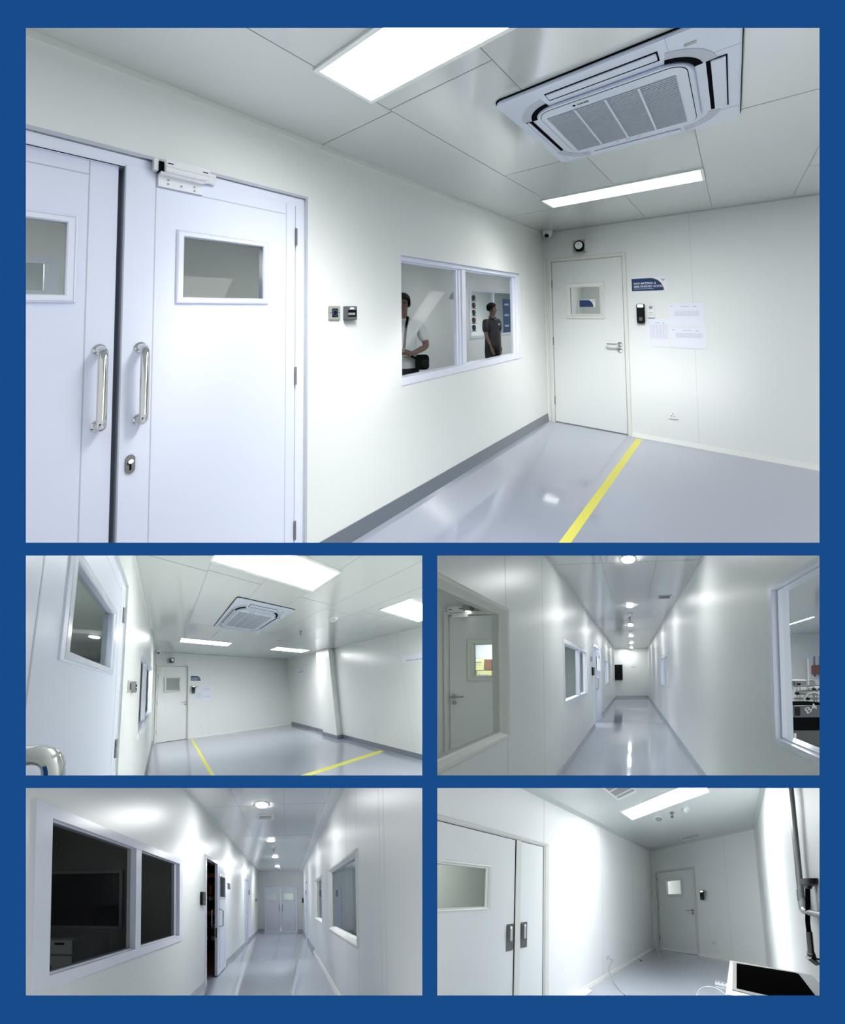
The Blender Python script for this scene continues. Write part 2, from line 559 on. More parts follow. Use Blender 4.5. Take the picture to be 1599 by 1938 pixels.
def navy_sign(fr, rc, label, lines=(), mirror=False):
    u0, u1, v0, v1 = rc
    W, H = u1 - u0, v1 - v0
    t = thing(fr, 'room_sign', label, 'sign', (u0, v0, 0))
    MB().box(u0, u1, v0, v1, 0, .004).put(fr, 'sign_board', 'sign_white', t)
    def shape(x1, y1, n=14, cut=.0):
        poly = [(u0, v0 + H * .02), (u0 + W * x1, v0 + H * .02)]
        for k in range(1, n + 1):
            a = math.pi / 2 * k / n
            poly.append((u0 + W * (x1 - .38) + W * .38 * math.cos(a), v0 + H * .02 + H * y1 * math.sin(a)))
        poly.append((u0, v0 + H * (.02 + y1)))
        return poly
    MB().prism(shape(.90, .93), .004, .0048).put(fr, 'copper_arc', 'sign_copper', t)
    MB().prism(shape(.86, .91), .0048, .0058).put(fr, 'navy_field', 'sign_navy', t)
    m = MB()
    y = v0 + H * (.50 if len(lines) > 1 else .40)
    for ln in lines:
        m.text(ln, u0 + W * .06, y, H * .16, .0060, width=W * .045 * len(ln))
        y -= H * .235
    if lines:
        m.box(u0 + W * .06, u0 + W * .62, v0 + H * .16, v0 + H * .185, .006, .0066)
        m.put(fr, 'sign_lettering', 'sign_white', t)
    b = MB()
    cx, cy, q = u0 + W * .885, v0 + H * .80, H * .13
    b.prism([(cx - q * 1.1, cy + q * .55), (cx - q * .2, cy + q * .1), (cx, cy - q * .45), (cx - q * .5, cy - q * .05)], .004, .0055)
    b.prism([(cx + q * 1.1, cy + q * .55), (cx + q * .5, cy - q * .05), (cx, cy - q * .45), (cx + q * .2, cy + q * .1)], .004, .0055)
    b.prism([(cx - q * .4, cy - q * .5), (cx + q * .4, cy - q * .5), (cx + q * .25, cy - q * .7), (cx - q * .25, cy - q * .7)], .004, .0055)
    b.put(fr, 'bird_logo', 'gap_black', t)
    return t

def baseboard(fr, name, u0, u1, h, m, t=.02):
    MB().hexa([(u0, 0, 0), (u1, 0, 0), (u1, h, 0), (u0, h, 0), (u0, 0, t), (u1, 0, t), (u1, h, t * .35), (u0, h, t * .35)]).put(fr, name, m, kind='structure')

def ceiling(place, name, H, x0, x1, y0, y1, xs, ys, matname='ceiling_panel'):
    fr = Fr(place, (0, 0, H), (1, 0, 0), (0, -1, 0), (0, 0, -1))
    m = MB().box(x0, x1, -y1, -y0, -.05, 0)
    for x in xs: m.box(x - .0018, x + .0018, -y1, -y0, 0, .0008, 1)
    for ya, yb, yl in ys:
        for y in yl: m.box(ya, yb, -y - .0022, -y + .0022, 0, .0008, 1)
    m.put(fr, name, [matname, 'ceiling_joint'], kind='structure')
    return fr

def simple_room(place, x0, x1, y0, y1, H, wallm, floorm, ceilm, skip=''):
    """shell of a neighbouring room seen through a window"""
    if 'l' not in skip: MB().box(x0 - .05, x0, y0, y1, 0, H).put(Fr(place, (0, 0, 0), (1, 0, 0), (0, 1, 0), (0, 0, 1)), 'wall_left', wallm, kind='structure')
    if 'r' not in skip: MB().box(x1, x1 + .05, y0, y1, 0, H).put(Fr(place, (0, 0, 0), (1, 0, 0), (0, 1, 0), (0, 0, 1)), 'wall_right', wallm, kind='structure')
    if 'b' not in skip: MB().box(x0, x1, y1, y1 + .05, 0, H).put(Fr(place, (0, 0, 0), (1, 0, 0), (0, 1, 0), (0, 0, 1)), 'wall_back', wallm, kind='structure')
    g = Fr(place, (0, 0, 0), (1, 0, 0), (0, 1, 0), (0, 0, 1))
    if 'f' not in skip: MB().box(x0, x1, y0, y1, -.05, 0).put(g, 'floor', floorm, kind='structure')
    if 'c' not in skip: MB().box(x0, x1, y0, y1, H, H + .05).put(g, 'ceiling', ceilm, kind='structure')

def skin_body(fr, name, nodes, edges, m, parent=None, sub=2, label=None):
    """one continuous surface grown round a jointed skeleton; nodes: name -> (x, y, z, rx, ry)"""
    bm = bmesh.new()
    lay = bm.verts.layers.skin.verify()
    idx = {}
    for k, (x, y, z, rx, ry) in nodes.items():
        v = bm.verts.new((x, y, z))
        v[lay].radius = (rx, ry)
        idx[k] = v
    first = True
    for k in nodes:
        idx[k][lay].use_root = first
        first = False
    for a, b in edges:
        bm.edges.new((idx[a], idx[b]))
    me = bpy.data.meshes.new('skeleton')
    bm.to_mesh(me); bm.free()
    ob = bpy.data.objects.new('skeleton', me)
    COL.objects.link(ob)
    sk = ob.modifiers.new('skin', 'SKIN'); sk.use_smooth_shade = True; sk.branch_smoothing = 0.4
    ss = ob.modifiers.new('sub', 'SUBSURF'); ss.levels = sub; ss.render_levels = sub
    dg = bpy.context.evaluated_depsgraph_get()
    ev = ob.evaluated_get(dg)
    m2 = ev.to_mesh()
    q = MB()
    q.add([tuple(v.co) for v in m2.vertices], [list(p.vertices) for p in m2.polygons])
    ev.to_mesh_clear()
    bpy.data.objects.remove(ob)
    bpy.data.meshes.remove(me)
    return q.put(fr, name, m, parent, smooth=True, label=label)

# ------------------------------------------------------------------ the blue wall with five openings, and unseen partitions added against light leaks
OPEN = dict(r1=(49, 53, 1550.5, 1027), r2=(49, 1051.5, 799, 1467.5), r3=(827.5, 1051.5, 1551, 1467.5), r4=(49, 1491.5, 799, 1884), r5=(827.5, 1491.5, 1551, 1884))
PL = {}
PARAM = {   # measured camera of each place: position in room metres and 3x3 view matrix
'r1': dict(C=[1.9554, -4.8518, 1.4669], M=[[37.03121, 1077.5213, 29.70096], [-373.95784, 452.06987, -679.37123], [-0.62895, 0.77604, 0.04679]]),
'r2': dict(C=[0.254, -4.7865, 1.4295], M=[[421.14391, 285.11219, 45.34302], [473.58859, 1202.77937, -143.12632], [0.36821, 0.92197, 0.11995]]),
'r3': dict(C=[0.0, -0.0, 1.2333], M=[[345.53086, 1195.29452, 8.97734], [-62.54969, 1272.94721, -378.21091], [-0.04452, 0.9989, 0.01489]]),
'r4': dict(C=[0.0, -0.0, 1.2529], M=[[339.5594, 539.98825, 10.54171], [-139.8542, 1701.59209, -314.81265], [-0.08186, 0.99633, 0.02494]]),
'r5': dict(C=[2.0974, -2.8615, 1.2993], M=[[-323.40311, 1262.9549, 64.21481], [-734.16108, 1528.43698, -141.34208], [-0.42848, 0.90149, 0.06103]]),
}
CLIP = dict(r1=(-200, -200, 1800, 1033), r2=(-200, 1045, 807, 1473), r3=(819, 1045, 1800, 1473), r4=(-200, 1485, 807, 2140), r5=(819, 1485, 1800, 2140))
for k in PARAM:
    _m = PARAM[k]['M']
    _rows = [[(_m[0][j] - CX * _m[2][j]) / F_PX for j in range(3)], _m[2], [-(_m[1][j] - CY * _m[2][j]) / F_PX for j in range(3)]]
    _l = math.sqrt(sum(_rows[i][2] ** 2 for i in range(3)))       # heights keep their real length
    PL[k] = Place(k, PARAM[k]['C'], [[x / _l for x in row] for row in _rows], CLIP[k])
    PL[k].S = 1 / _l

class Plain:            # world axes, nothing cut
    planes = []
    def W(s, p): return Vector(p)
PLAIN = Plain()
WF = Fr(PLAIN, (0, 0, 0), (1, 0, 0), (0, 1, 0), (0, 0, 1))

def blue_wall():
    y0, y1 = 0.44, 0.445
    def pt(px, py, y): return ((px - CX) / F_PX * y, y, CAMZ - (py - CY) / F_PX * y)
    xs = [-900, 49, 799, 827.5, 1550.75, 2500]
    m = MB()
    cells = []
    ys = [-900, 53, 1027, 1051.5, 1467.5, 1491.5, 1884, 2900]
    for i in range(len(xs) - 1):
        for j in range(len(ys) - 1):
            cx = (xs[i] + xs[i + 1]) / 2; cy = (ys[j] + ys[j + 1]) / 2
            if any(o[0] < cx < o[2] and o[1] < cy < o[3] for o in OPEN.values()):
                continue
            q = [(xs[i], ys[j]), (xs[i + 1], ys[j]), (xs[i + 1], ys[j + 1]), (xs[i], ys[j + 1])]
            m.hexa([pt(a, b, y0) for a, b in q] + [pt(a, b, y1) for a, b in q])
    m.put(WF, 'wall_front', 'blue_paint', kind='structure', clip=False)
    D = 46.0
    m = MB()
    for a, b, c, d in ((-200, 1033.5, 1800, 1044.5), (-200, 1473.5, 1800, 1484.5)):
        q = [(a, b), (c, b), (c, d), (a, d)]
        MB().hexa([pt(x, y, .45) for x, y in q] + [pt(x, y, D) for x, y in q]).put(WF, 'wall_between_levels', 'partition_paint', kind='structure', clip=False)  # added partition, edge-on to the camera, keeps light within its row
    for b, d in ((1045, 1473), (1485, 2140)):
        q = [(807.5, b), (818.5, b), (818.5, d), (807.5, d)]
        MB().hexa([pt(x, y, .45) for x, y in q] + [pt(x, y, D) for x, y in q]).put(WF, 'wall_between_rooms', 'partition_paint', kind='structure', clip=False)  # added partition, keeps light from crossing between left and right
blue_wall()

# ================================================================== storage room (seen from two spots: top opening and middle-left opening)
H1 = 2.5
RX = 5.02
P1 = PL['r1']
L1 = Fr(P1, (0, 0, 0), (0, 1, 0), (0, 0, 1), (1, 0, 0))       # left wall, looking at it
B1 = Fr(P1, (0, 0, 0), (1, 0, 0), (0, 0, 1), (0, -1, 0))      # back wall
C1 = Fr(P1, (0, 0, H1), (1, 0, 0), (0, -1, 0), (0, 0, -1))
G1 = Fr(P1, (0, 0, 0), (1, 0, 0), (0, 1, 0), (0, 0, 1))
WIN = (-2.792, -0.756, 0.906, 1.892)                           # window in the left wall
DR = (-5.34, -3.604, 0.0, 2.139)                               # double doorway
D1 = (0.049, 0.994, 0.0, 2.135)                                # single door in the back wall
LEAF_R = (-4.452, -3.672, 0.02, 2.092)
LEAF_L = (-5.262, -4.474, 0.02, 2.092)

def door_leaf_double(fr, rc, parent, where, lock, w=(-.045, .0), hinge_right=True):
    u0, u1, v0, v1 = rc
    lu0, lu1, lv0, lv1 = (u0 + .186, u1 - .161, 1.508, 1.846) if hinge_right else (u0 + .161, u1 - .120, 1.508, 1.846)
    fw = .030
    hole = (lu0 + fw, lu1 - fw, lv0 + fw, lv1 - fw)
    leaf = MB().slab(u0, u1, v0, v1, w[0], w[1], [hole]).put(fr, 'door_leaf', 'door_blue_white', parent, label=where)
    top = w[1]
    m = MB()                                # seams of the stiles and top rail
    sl, sr = (u0 + .105, u1 - .055) if hinge_right else (u0 + .055, u1 - .09)
    m.box(sl - .002, sl + .002, v0, v1 - .005, top, top + .0007)
    m.box(sr - .002, sr + .002, v0, v1 - .005, top, top + .0007)
    m.box(sl, sr, v1 - .072, v1 - .067, top, top + .0007)
    m.put(fr, 'seam', 'door_seam', leaf)
    MB().ring((lu0, lu1, lv0, lv1), [(0, top), (0, top + .006), (.004, top + .012), (fw - .004, top + .012), (fw, top + .006), (fw, w[0])]).put(fr, 'window_frame', 'frame_blue_white', leaf)
    MB().ring((lu0 + .006, lu1 - .006, lv0 + .006, lv1 - .006), [(0, top + .0121), (0, top + .0126), (.002, top + .0126), (.002, top + .0121)]).put(fr, 'window_seam', 'door_seam', leaf)
    MB().box(hole[0], hole[1], hole[2], hole[3], w[0] + .018, w[0] + .022).put(fr, 'window_pane', 'grey_glass', leaf)
    hu = u0 + .062 if hinge_right else u1 - .045
    pull_handle(fr, hu, 1.02, 1.322, leaf, top)
    if lock:
        MB().prism(rrect(hu - .041, hu - .009, .806, .880, .016), top, top + .008).put(fr, 'lock_plate', 'dark_steel', leaf)
        MB().lathe(hu - .025, .856, [(.009, top + .008), (.009, top + .016)], 14).put(fr, 'lock_cylinder', 'brushed_steel', leaf)
        MB().box(hu - .028, hu - .022, .82, .85, top + .008, top + .010).put(fr, 'keyhole', 'gap_black', leaf)
    return leaf

def cassette_unit(fr, label):
    u0, u1, v0, v1 = 1.07, 2.02, 2.29, 3.24
    t = thing(fr, 'ceiling_air_conditioner', label, 'air conditioner', ((u0 + u1) / 2, (v0 + v1) / 2, 0))
    MB().prism(rrect(u0 - .004, u1 + .004, v0 - .004, v1 + .004, .04), 0, .004).put(fr, 'shadow_gap', 'gap_black', t)
    MB().prism(rrect(u0, u1, v0, v1, .04), .004, .020).put(fr, 'fascia_panel', 'ac_white', t, bevel=.004)
    f = .020
    cu0, cu1, cv0, cv1 = 1.185, 1.865, 2.395, 3.065       # raised centre
    MB().prism(rrect(cu0, cu1, cv0, cv1, .11, 8), f, f + .012).put(fr, 'centre_panel', 'ac_white', t, bevel=.004)
    # dark curved corner vents
    for k, (cx, cy, a0) in enumerate(((cu1 - .11, cv1 - .11, 8), (cu0 + .11, cv1 - .11, 98), (cu0 + .11, cv0 + .11, 188), (cu1 - .11, cv0 + .11, 278))):
        def arc(r0, r1, a_s, a_e, n=10):
            o = []
            for i in range(n + 1):
                a = math.radians(a_s + (a_e - a_s) * i / n); o.append((cx + r1 * math.cos(a), cy + r1 * math.sin(a)))
            for i in range(n + 1):
                a = math.radians(a_e + (a_s - a_e) * i / n); o.append((cx + r0 * math.cos(a), cy + r0 * math.sin(a)))
            return o
        MB().prism(arc(.14, .19, a0, a0 + 74), f, f + .0015).put(fr, 'corner_recess', 'ac_shade', t)
        if cy > 2.7:
            MB().prism(arc(.113, .142, a0, a0 + 74), f, f + .003).put(fr, 'corner_vent', 'gap_black', t)
    # four louvre flaps
    def flap(a, b, c, d, side):
        MB().box(a, b, c, d, f, f + .0012).put(fr, 'louvre_slot', 'gap_black', t)
        e = .005
        q = [a + e, b - e, c + e, d - e]
        k = {'t': 2, 'b': 3, 'l': 1, 'r': 0}[side]
        q[k] += e * (2.2 if k in (0, 2) else -2.2)
        MB().box(q[0], q[1], q[2], q[3], f + .001, f + .007).put(fr, 'louvre_flap', 'ac_white', t, bevel=.002)
    flap(1.30, 1.76, 3.105, 3.175, 't'); MB().box(1.30, 1.76, 2.325, 2.362, f, f + .005).put(fr, 'louvre_flap', 'ac_white', t, bevel=.002)
    flap(1.118, 1.155, 2.50, 2.98, 'l'); flap(1.905, 1.975, 2.50, 2.98, 'r')
    g = f + .012
    MB().prism(rrect(1.205, 1.845, 2.425, 3.045, .07, 6), g, g + .0006).put(fr, 'centre_seam', 'gap_black', t)
    MB().prism(rrect(1.208, 1.842, 2.427, 3.042, .068, 6), g, g + .002).put(fr, 'intake_cover', 'ac_white', t)
    g += .002
    gu0, gu1, gv0, gv1 = 1.235, 1.80, 2.465, 2.975
    m = MB().box(gu0, gu1, gv0, gv1, g, g + .001)
    n = 34
    for k in range(n):
        v = gv0 + (gv1 - gv0) * (k + .5) / n
        m.box(gu0, gu1, v - .0035, v + .0035, g + .001, g + .004, 1)
    m.put(fr, 'intake_grille', ['ac_grille', 'ac_shade'], t)
    for k in (1, 2, 3):
        u = gu0 + (gu1 - gu0) * k / 4
        MB().box(u - .005, u + .005, gv0, gv1, g + .002, g + .006).put(fr, 'grille_rib', 'ac_white', t)
    MB().lathe(1.385, 2.999 + .012, [(.007, g), (.007, g + .001)], 12).text('GREE', 1.398, 3.004, .014, g, width=.055).put(fr, 'maker_mark', 'gap_black', t)
    for a_, b_ in ((1.50, .025), (1.45, .015), (1.56, .015)): MB().box(a_, a_ + b_, 2.438, 2.445, g, g + .001).put(fr, 'indicator_window', 'mid_grey', t)
    MB().box(1.845, 1.885, 3.135, 3.155, f, f + .001).put(fr, 'receiver_window', 'mid_grey', t)
    for s4 in ((1.12, 1.123, 2.29, 2.40), (1.792, 1.795, 3.10, 3.24), (1.90, 2.02, 3.02, 3.023), (1.90, 2.02, 2.46, 2.463)): MB().box(*s4, f, f + .0006).put(fr, 'fascia_seam', 'ac_shade', t)
    return t

def pressure_gauge(fr, label):
    t = thing(fr, 'pressure_gauge_box', label, 'pressure gauge', (.47, 2.19, 0))
    MB().box(.405, .545, 2.18, 2.335, 0, .075).put(fr, 'housing', 'brushed_steel', t, bevel=.004)
    MB().box(.545, .590, 2.19, 2.325, 0, .045).put(fr, 'side_bracket', 'bright_aluminium', t)
    MB().lathe(.485, 2.262, [(.062, .075), (.062, .09), (.054, .094)], 28).put(fr, 'bezel', 'gap_black', t, smooth=True)
    MB().lathe(.485, 2.262, [(.047, .0945), (.047, .0955)], 28).put(fr, 'dial', 'white_plastic', t)
    MB().box(.483, .487, 2.262, 2.297, .0955, .0965).put(fr, 'needle', 'gap_black', t)
    return t

def single_door(fr, rc, name, label_w, trimm, leafm, win=(.22, .66, 1.50, 1.90), handle_side=1, slot=None, frame=.045, closer=False, pane='clear_glass', hinges=True, hz=1.0):
    u0, u1, v0, v1 = rc
    t = struct(fr, name, (u0, 0, 0))
    MB().ring((u0, u1, v0, v1), [(0, -.06), (0, .012), (.006, .02), (frame - .006, .02), (frame, .008), (frame, -.06)], sides=(0, 1, 1, 1)).put(fr, 'door_frame', trimm, t)
    a, b, c = u0 + frame + .006, u1 - frame - .006, v1 - frame - .006
    MB().box(u0 + frame - .002, u1 - frame + .002, .0, v1 - frame + .002, -.055, -.05).put(fr, 'door_gap', 'gap_black', t) if False else None
    wu0, wu1, wv0, wv1 = u0 + win[0], u0 + win[1], win[2], win[3]
    fw = .055
    hole = (wu0 + fw, wu1 - fw, wv0 + fw, wv1 - fw)
    leaf = MB().slab(a, b, .012, c, -.045, -.004, [hole]).put(fr, 'door_leaf', leafm, t)
    MB().ring((wu0, wu1, wv0, wv1), [(0, -.004), (0, .010), (.012, .012), (.03, .008), (fw, -.008), (fw, -.045)]).put(fr, 'window_frame', trimm, leaf)
    MB().box(hole[0], hole[1], hole[2], hole[3], -.028, -.024).put(fr, 'window_pane', pane, leaf)
    hu = b - .05 if handle_side > 0 else a + .05
    lever_handle(fr, hu, hz, -.13 * handle_side, leaf, -.004)
    keyhole(fr, hu, hz - .072, leaf, -.004)
    if hinges:
        hx = a - .004 if handle_side > 0 else b + .004
        for hv in (1.80, 1.05, .28):
            hinge(fr, hx, hv, leaf, .002)
    return t

def paper(fr, rc, label, rows, cols, hx=(.1, .9), hy=(.3, .8)):
    u0, u1, v0, v1 = rc
    W, H = u1 - u0, v1 - v0
    t = thing(fr, 'posted_form', label, 'paper', (u0, v0, 0))
    MB().box(u0, u1, v0, v1, 0, .0025).put(fr, 'sheet', 'paper', t)
    MB().ring((u0 - .004, u1 + .004, v0 - .004, v1 + .008), [(0, 0), (0, .0035), (.008, .0035), (.008, .002)]).put(fr, 'plastic_sleeve_edge', 'white_plastic', t)
    m = MB()
    for k in range(rows + 1):
        y = v0 + H * (hy[0] + (hy[1] - hy[0]) * k / rows)
        m.box(u0 + W * hx[0], u0 + W * hx[1], y - .0007, y + .0007, .0025, .003)
    for k in range(cols + 1):
        x = u0 + W * (hx[0] + (hx[1] - hx[0]) * k / cols)
        m.box(x - .0007, x + .0007, v0 + H * hy[0], v0 + H * hy[1], .0025, .003)
    m.box(u0 + W * .35, u0 + W * .6, v0 + H * .88, v0 + H * .90, .0025, .003)
    m.box(u0 + W * .72, u0 + W * .8, v0 + H * .87, v0 + H * .90, .0025, .003)
    m.box(u0 + W * .05, u0 + W * .10, v0 + H * .89, v0 + H * .92, .0025, .003)
    m.put(fr, 'printed_table', 'print_grey', t)
    return t

def storage_room(P, key, where):
    L = Fr(P, L1.o, L1.r, L1.u, L1.n); B = Fr(P, B1.o, B1.r, B1.u, B1.n); C = Fr(P, C1.o, C1.r, C1.u, C1.n); G = Fr(P, G1.o, G1.r, G1.u, G1.n)
    first = key == 'r1'
    # ---- shell
    m = MB().slab(-7.5, 0, 0, H1, -.09, 0, [WIN, DR])
    m.put(L, 'wall_left', 'wall_paint', kind='structure')
    m = MB().slab(-.09, 6.0, 0, H1, -.09, 0, [D1])
    for u in (1.62, 2.80, 3.98): m.box(u - .0015, u + .0015, 0, H1, 0, .0006, 1)
    m.put(B, 'wall_back', ['wall_satin', 'wall_joint'], kind='structure')
    ceiling(P, 'ceiling', H1, -.09, RX + .1, -7.5, .09, [.62, 1.22, 1.82, 2.42, 3.02, 3.62, 4.22, 4.82],
            [(0, .62, [-3.5, -1.1, -5.9]), (.62, 1.22, [-3.52, -2.28, -4.7]), (1.22, 1.82, [-2.27, -3.9]), (1.82, 2.42, [-2.35, -3.5]), (2.42, 3.02, [-1.0, -3.4]), (3.02, 3.62, [-2.3, -3.55]), (3.62, 4.22, [-1.4, -2.9])])
    MB().box(-.09, RX + .1, -7.5, .09, -.06, 0).put(G, 'floor', 'epoxy_floor', kind='structure')
    MB().box(-7.5, 0, H1 - .03, H1, 0, .012).put(L, 'trim_1', 'white_trim', kind='structure')
    MB().box(0, RX, H1 - .012, H1, 0, .008).put(B, 'trim_2', 'wall_joint', kind='structure')
    MB().box(.0, .022, 0, H1, 0, .022).put(B, 'trim_3', 'white_trim', kind='structure', bevel=.004)
    baseboard(L, 'baseboard_left', DR[1] + .0, -.0, .10, 'grey_cove')
    baseboard(B, 'baseboard_back', D1[1], RX, .045, 'white_trim')
    # ---- yellow floor lines
    MB().box(1.045, 1.105, -7.0, -.08, 0, .0012).put(G, 'floor_marking', 'yellow_tape', cat='floor marking', label='long yellow tape line running from the single door along the grey floor' + where)
    if not first:
        MB().box(1.105, 4.87, -2.79, -2.72, 0, .0012).put(G, 'floor_marking', 'yellow_tape', cat='floor marking', label='yellow tape line crossing the grey floor towards the column wall' + where)
    # ---- window in the left wall
    t = struct(L, 'window_1', (WIN[0], WIN[2], 0))
    u0, u1, v0, v1 = WIN
    MB().ring((u0, u1, v0, v1), [(0, -.088), (0, -.03), (.004, -.028), (.034, -.028), (.04, -.034), (.04, -.05), (.052, -.05), (.052, -.088)]).put(L, 'window_frame', 'frame_blue_white', t)
    um = u0 + 1.10 if False else L.uv(880, 600)[0] if first else -1.63
    globals()['UM'] = globals().get('UM', um)
    um = UM
    MB().box(um - .075, um - .045, v0 + .05, v1 - .05, -.075, -.045).box(um - .045, um - .012, v0 + .05, v1 - .05, -.065, -.035).box(um - .012, um + .05, v0 + .045, v1 - .045, -.06, -.022).put(L, 'mullion', 'frame_blue_white', t)
    MB().box(u1 - .11, u1 - .052, v0 + .05, v1 - .05, -.075, -.045).put(L, 'sash_stile', 'frame_blue_white', t)
    MB().box(u0 - .005, u1 + .005, v0 - .004, v0 + .055, -.03, .006).put(L, 'window_sill', 'frame_blue_white', t, bevel=.002)
    MB().box(u0 + .05, um - .06, v0 + .05, v1 - .05, -.062, -.058).put(L, 'window_pane', 'clear_glass', t)
    MB().box(um + .04, u1 - .10, v0 + .05, v1 - .05, -.062, -.058).put(L, 'window_pane', 'clear_glass', t)
    # ---- double door
    t = struct(L, 'door_1', (DR[0], 0, 0))
    MB().ring(DR, [(0, -.088), (0, -.022), (.006, -.014), (.058, -.014), (.060, -.02), (.060, -.088)], sides=(0, 1, 1, 1)).put(L, 'door_frame', 'frame_blue_white', t)
    MB().ring((DR[0] - .012, DR[1] + .012, DR[2], DR[3] + .012), [(0, 0), (0, .002), (.014, .002), (.014, 0)], sides=(0, 1, 1, 1)).put(L, 'sealant_edge', 'door_seam', t)
    MB().box(LEAF_L[0] - .01, LEAF_R[1] + .006, 2.083, 2.0805, -.03, -.0105).put(L, 'top_gap', 'gap_black', t)
    MB().box(LEAF_R[1], LEAF_R[1] + .005, .02, 2.085, -.05, -.03).put(L, 'side_gap', 'gap_black', t)
    leaf = door_leaf_double(L, LEAF_R, t, 'right leaf of the double door, standing slightly proud', True, (-.045, -.006))
    MB().box(LEAF_R[0] - .005, LEAF_R[0], .02, 2.085, -.06, -.005).put(L, 'leaf_edge', 'grey_cove_pale', leaf)  # edge face of the leaf, its shade put into a grey colour
    MB().box(LEAF_L[1] - .004, LEAF_R[0] - .001, .02, 2.085, -.078, -.064).put(L, 'meeting_strip', 'grey_cove', t)  # dark strip painting the shade in the gap between the leaves
    door_leaf_double(L, LEAF_L, t, 'left leaf of the double door', False, (-.060, -.024), False)
    for hv in (1.90, 1.10, .24): hinge(L, LEAF_R[1] + .004, hv, leaf, 0.0)
    # ---- magnetic lock above the door
    q = thing(L, 'magnetic_door_lock', 'white aluminium magnetic lock box across the top of the double door' + where, 'magnetic lock', (-4.2, 2.06, 0))
    MB().box(-4.33, -4.15, 2.085, 2.142, 0, .055).put(L, 'lock_body', 'bright_aluminium', q, bevel=.003)
    MB().box(-4.328, -4.152, 2.106, 2.108, .055, .0558).put(L, 'body_seam', 'door_seam', q)
    for a_ in (-4.322, -4.182): MB().box(a_, a_ + .022, 2.120, 2.124, .055, .056).put(L, 'slot', 'gap_black', q)
    MB().box(-4.342, -4.165, 2.026, 2.085, -.006, .006).box(-4.342, -4.165, 2.077, 2.085, -.006, .04).put(L, 'armature_bracket', 'bright_aluminium', q)
    for su, sv in ((-4.305, 2.062), (-4.305, 2.044), (-4.253, 2.046), (-4.20, 2.056), (-4.20, 2.038)): MB().lathe(su, sv, [(.0045, .006), (.004, .008)], 10).put(L, 'screw', 'mid_grey', q)
    MB().box(-4.348, -4.33, 2.088, 2.13, 0, .035).put(L, 'cable_block', 'gap_black', q)
    MB().box(-4.364, -4.348, 2.088, 2.14, 0, .03).put(L, 'end_plate', 'bright_aluminium', q); MB().box(-4.15, -4.112, 2.088, 2.135, 0, .02).put(L, 'end_plate', 'bright_aluminium', q)
    # ---- exit button and break glass
    a = (-3.448, -3.364, 1.412, 1.499)
    q = thing(L, 'exit_button', 'square steel exit button with blue sensor ring beside the double door' + where, 'exit button', (a[0], a[2], 0))
    MB().box(*a, 0, .012).put(L, 'plate', 'beige_plate', q, bevel=.002)
    cu, cv = (a[0] + a[1]) / 2, (a[2] + a[3]) / 2
    MB().box(cu - .021, cu + .022, cv - .025, cv + .028, .012, .015).put(L, 'sensor_window', 'black_plastic', q)
    MB().lathe(cu, cv + .001, [(.019, .015), (.019, .016)], 24).put(L, 'sensor_ring', 'ring_blue', q)
    MB().lathe(cu, cv + .001, [(.016, .016), (.016, .0168)], 24).put(L, 'sensor_button', 'black_plastic', q)
    for a_ in (cu - .033, cu + .028): MB().box(a_, a_ + .006, cv, cv + .004, .012, .0135).put(L, 'screw', 'gap_black', q)
    b = (-3.335, -3.245, 1.408, 1.498)
    q = thing(L, 'emergency_release_box', 'dark grey emergency door release box, beside the exit button' + where, 'break glass box', (b[0], b[2], 0))
    MB().box(*b, 0, .035).put(L, 'body', 'grey_plastic', q, bevel=.003)
    cu = (b[0] + b[1]) / 2
    MB().box(cu - .032, cu + .036, 1.430, 1.473, .035, .036).put(L, 'release_window', 'gap_black', q)
    MB().box(cu - .030, cu + .025, 1.441, 1.456, .036, .037).put(L, 'release_bar', 'mid_grey', q)
    MB().prism([(cu - .02, 1.478), (cu + .02, 1.478), (cu + .014, 1.491), (cu - .012, 1.491)], .035, .036).put(L, 'pictogram', 'white_plastic', q)
    # ---- back wall
    single_door(B, D1, 'door_2', '', 'cream_trim', 'door_cream', win=(.227, .692, 1.35, 1.797), hz=1.048)
    dome_camera(C, .095, .10, 'small white dome camera in the ceiling corner above the single door' + where, .066, (.1, .75))
    pressure_gauge(B, 'steel pressure gauge box with round dial above the single door' + where)
    navy_sign(B, (1.044, 1.397, 1.667, 1.820), 'navy and white room sign reading RAW MATERIAL & SEMI FINISHED GOOD' + where, ['RAW MATERIAL &', 'SEMI FINISHED GOOD'])
    r = (1.088, 1.168, 1.303, 1.52)
    reader(B, r, 'black access reader with a glowing top, right of the single door' + where)
    r = (1.197, 1.262, 1.365, 1.508)
    q = thing(B, 'remote_control', 'small white air conditioner remote in a wall holder, beside the black reader' + where, 'remote control', (r[0], r[2], 0))
    MB().prism(rrect(*r, .01), 0, .02).put(B, 'body', 'white_plastic', q, bevel=.002)
    MB().box(r[0] + .015, r[1] - .015, r[3] - .045, r[3] - .015, .02, .0212).put(B, 'display', 'mid_grey', q)
    bt = MB()
    for i in range(3):
        for j in range(2): bt.box(r[0] + .014 + i * .015, r[0] + .023 + i * .015, r[2] + .03 + j * .022, r[2] + .037 + j * .022, .02, .0215)
    bt.put(B, 'buttons', 'print_grey', q)
    paper(B, (1.190, 1.392, 1.042, 1.340), 'portrait form in a clear sleeve, lower left of three on the wall' + where, 14, 5, (.12, .92), (.30, .82))
    paper(B, (1.402, 1.705, 1.273, 1.512), 'landscape form in a clear sleeve, top one of three on the wall' + where, 5, 12, (.16, .88), (.46, .68))
    paper(B, (1.409, 1.718, 1.043, 1.252), 'landscape form in a clear sleeve, lower right of three on the wall' + where, 5, 12, (.16, .90), (.52, .74))
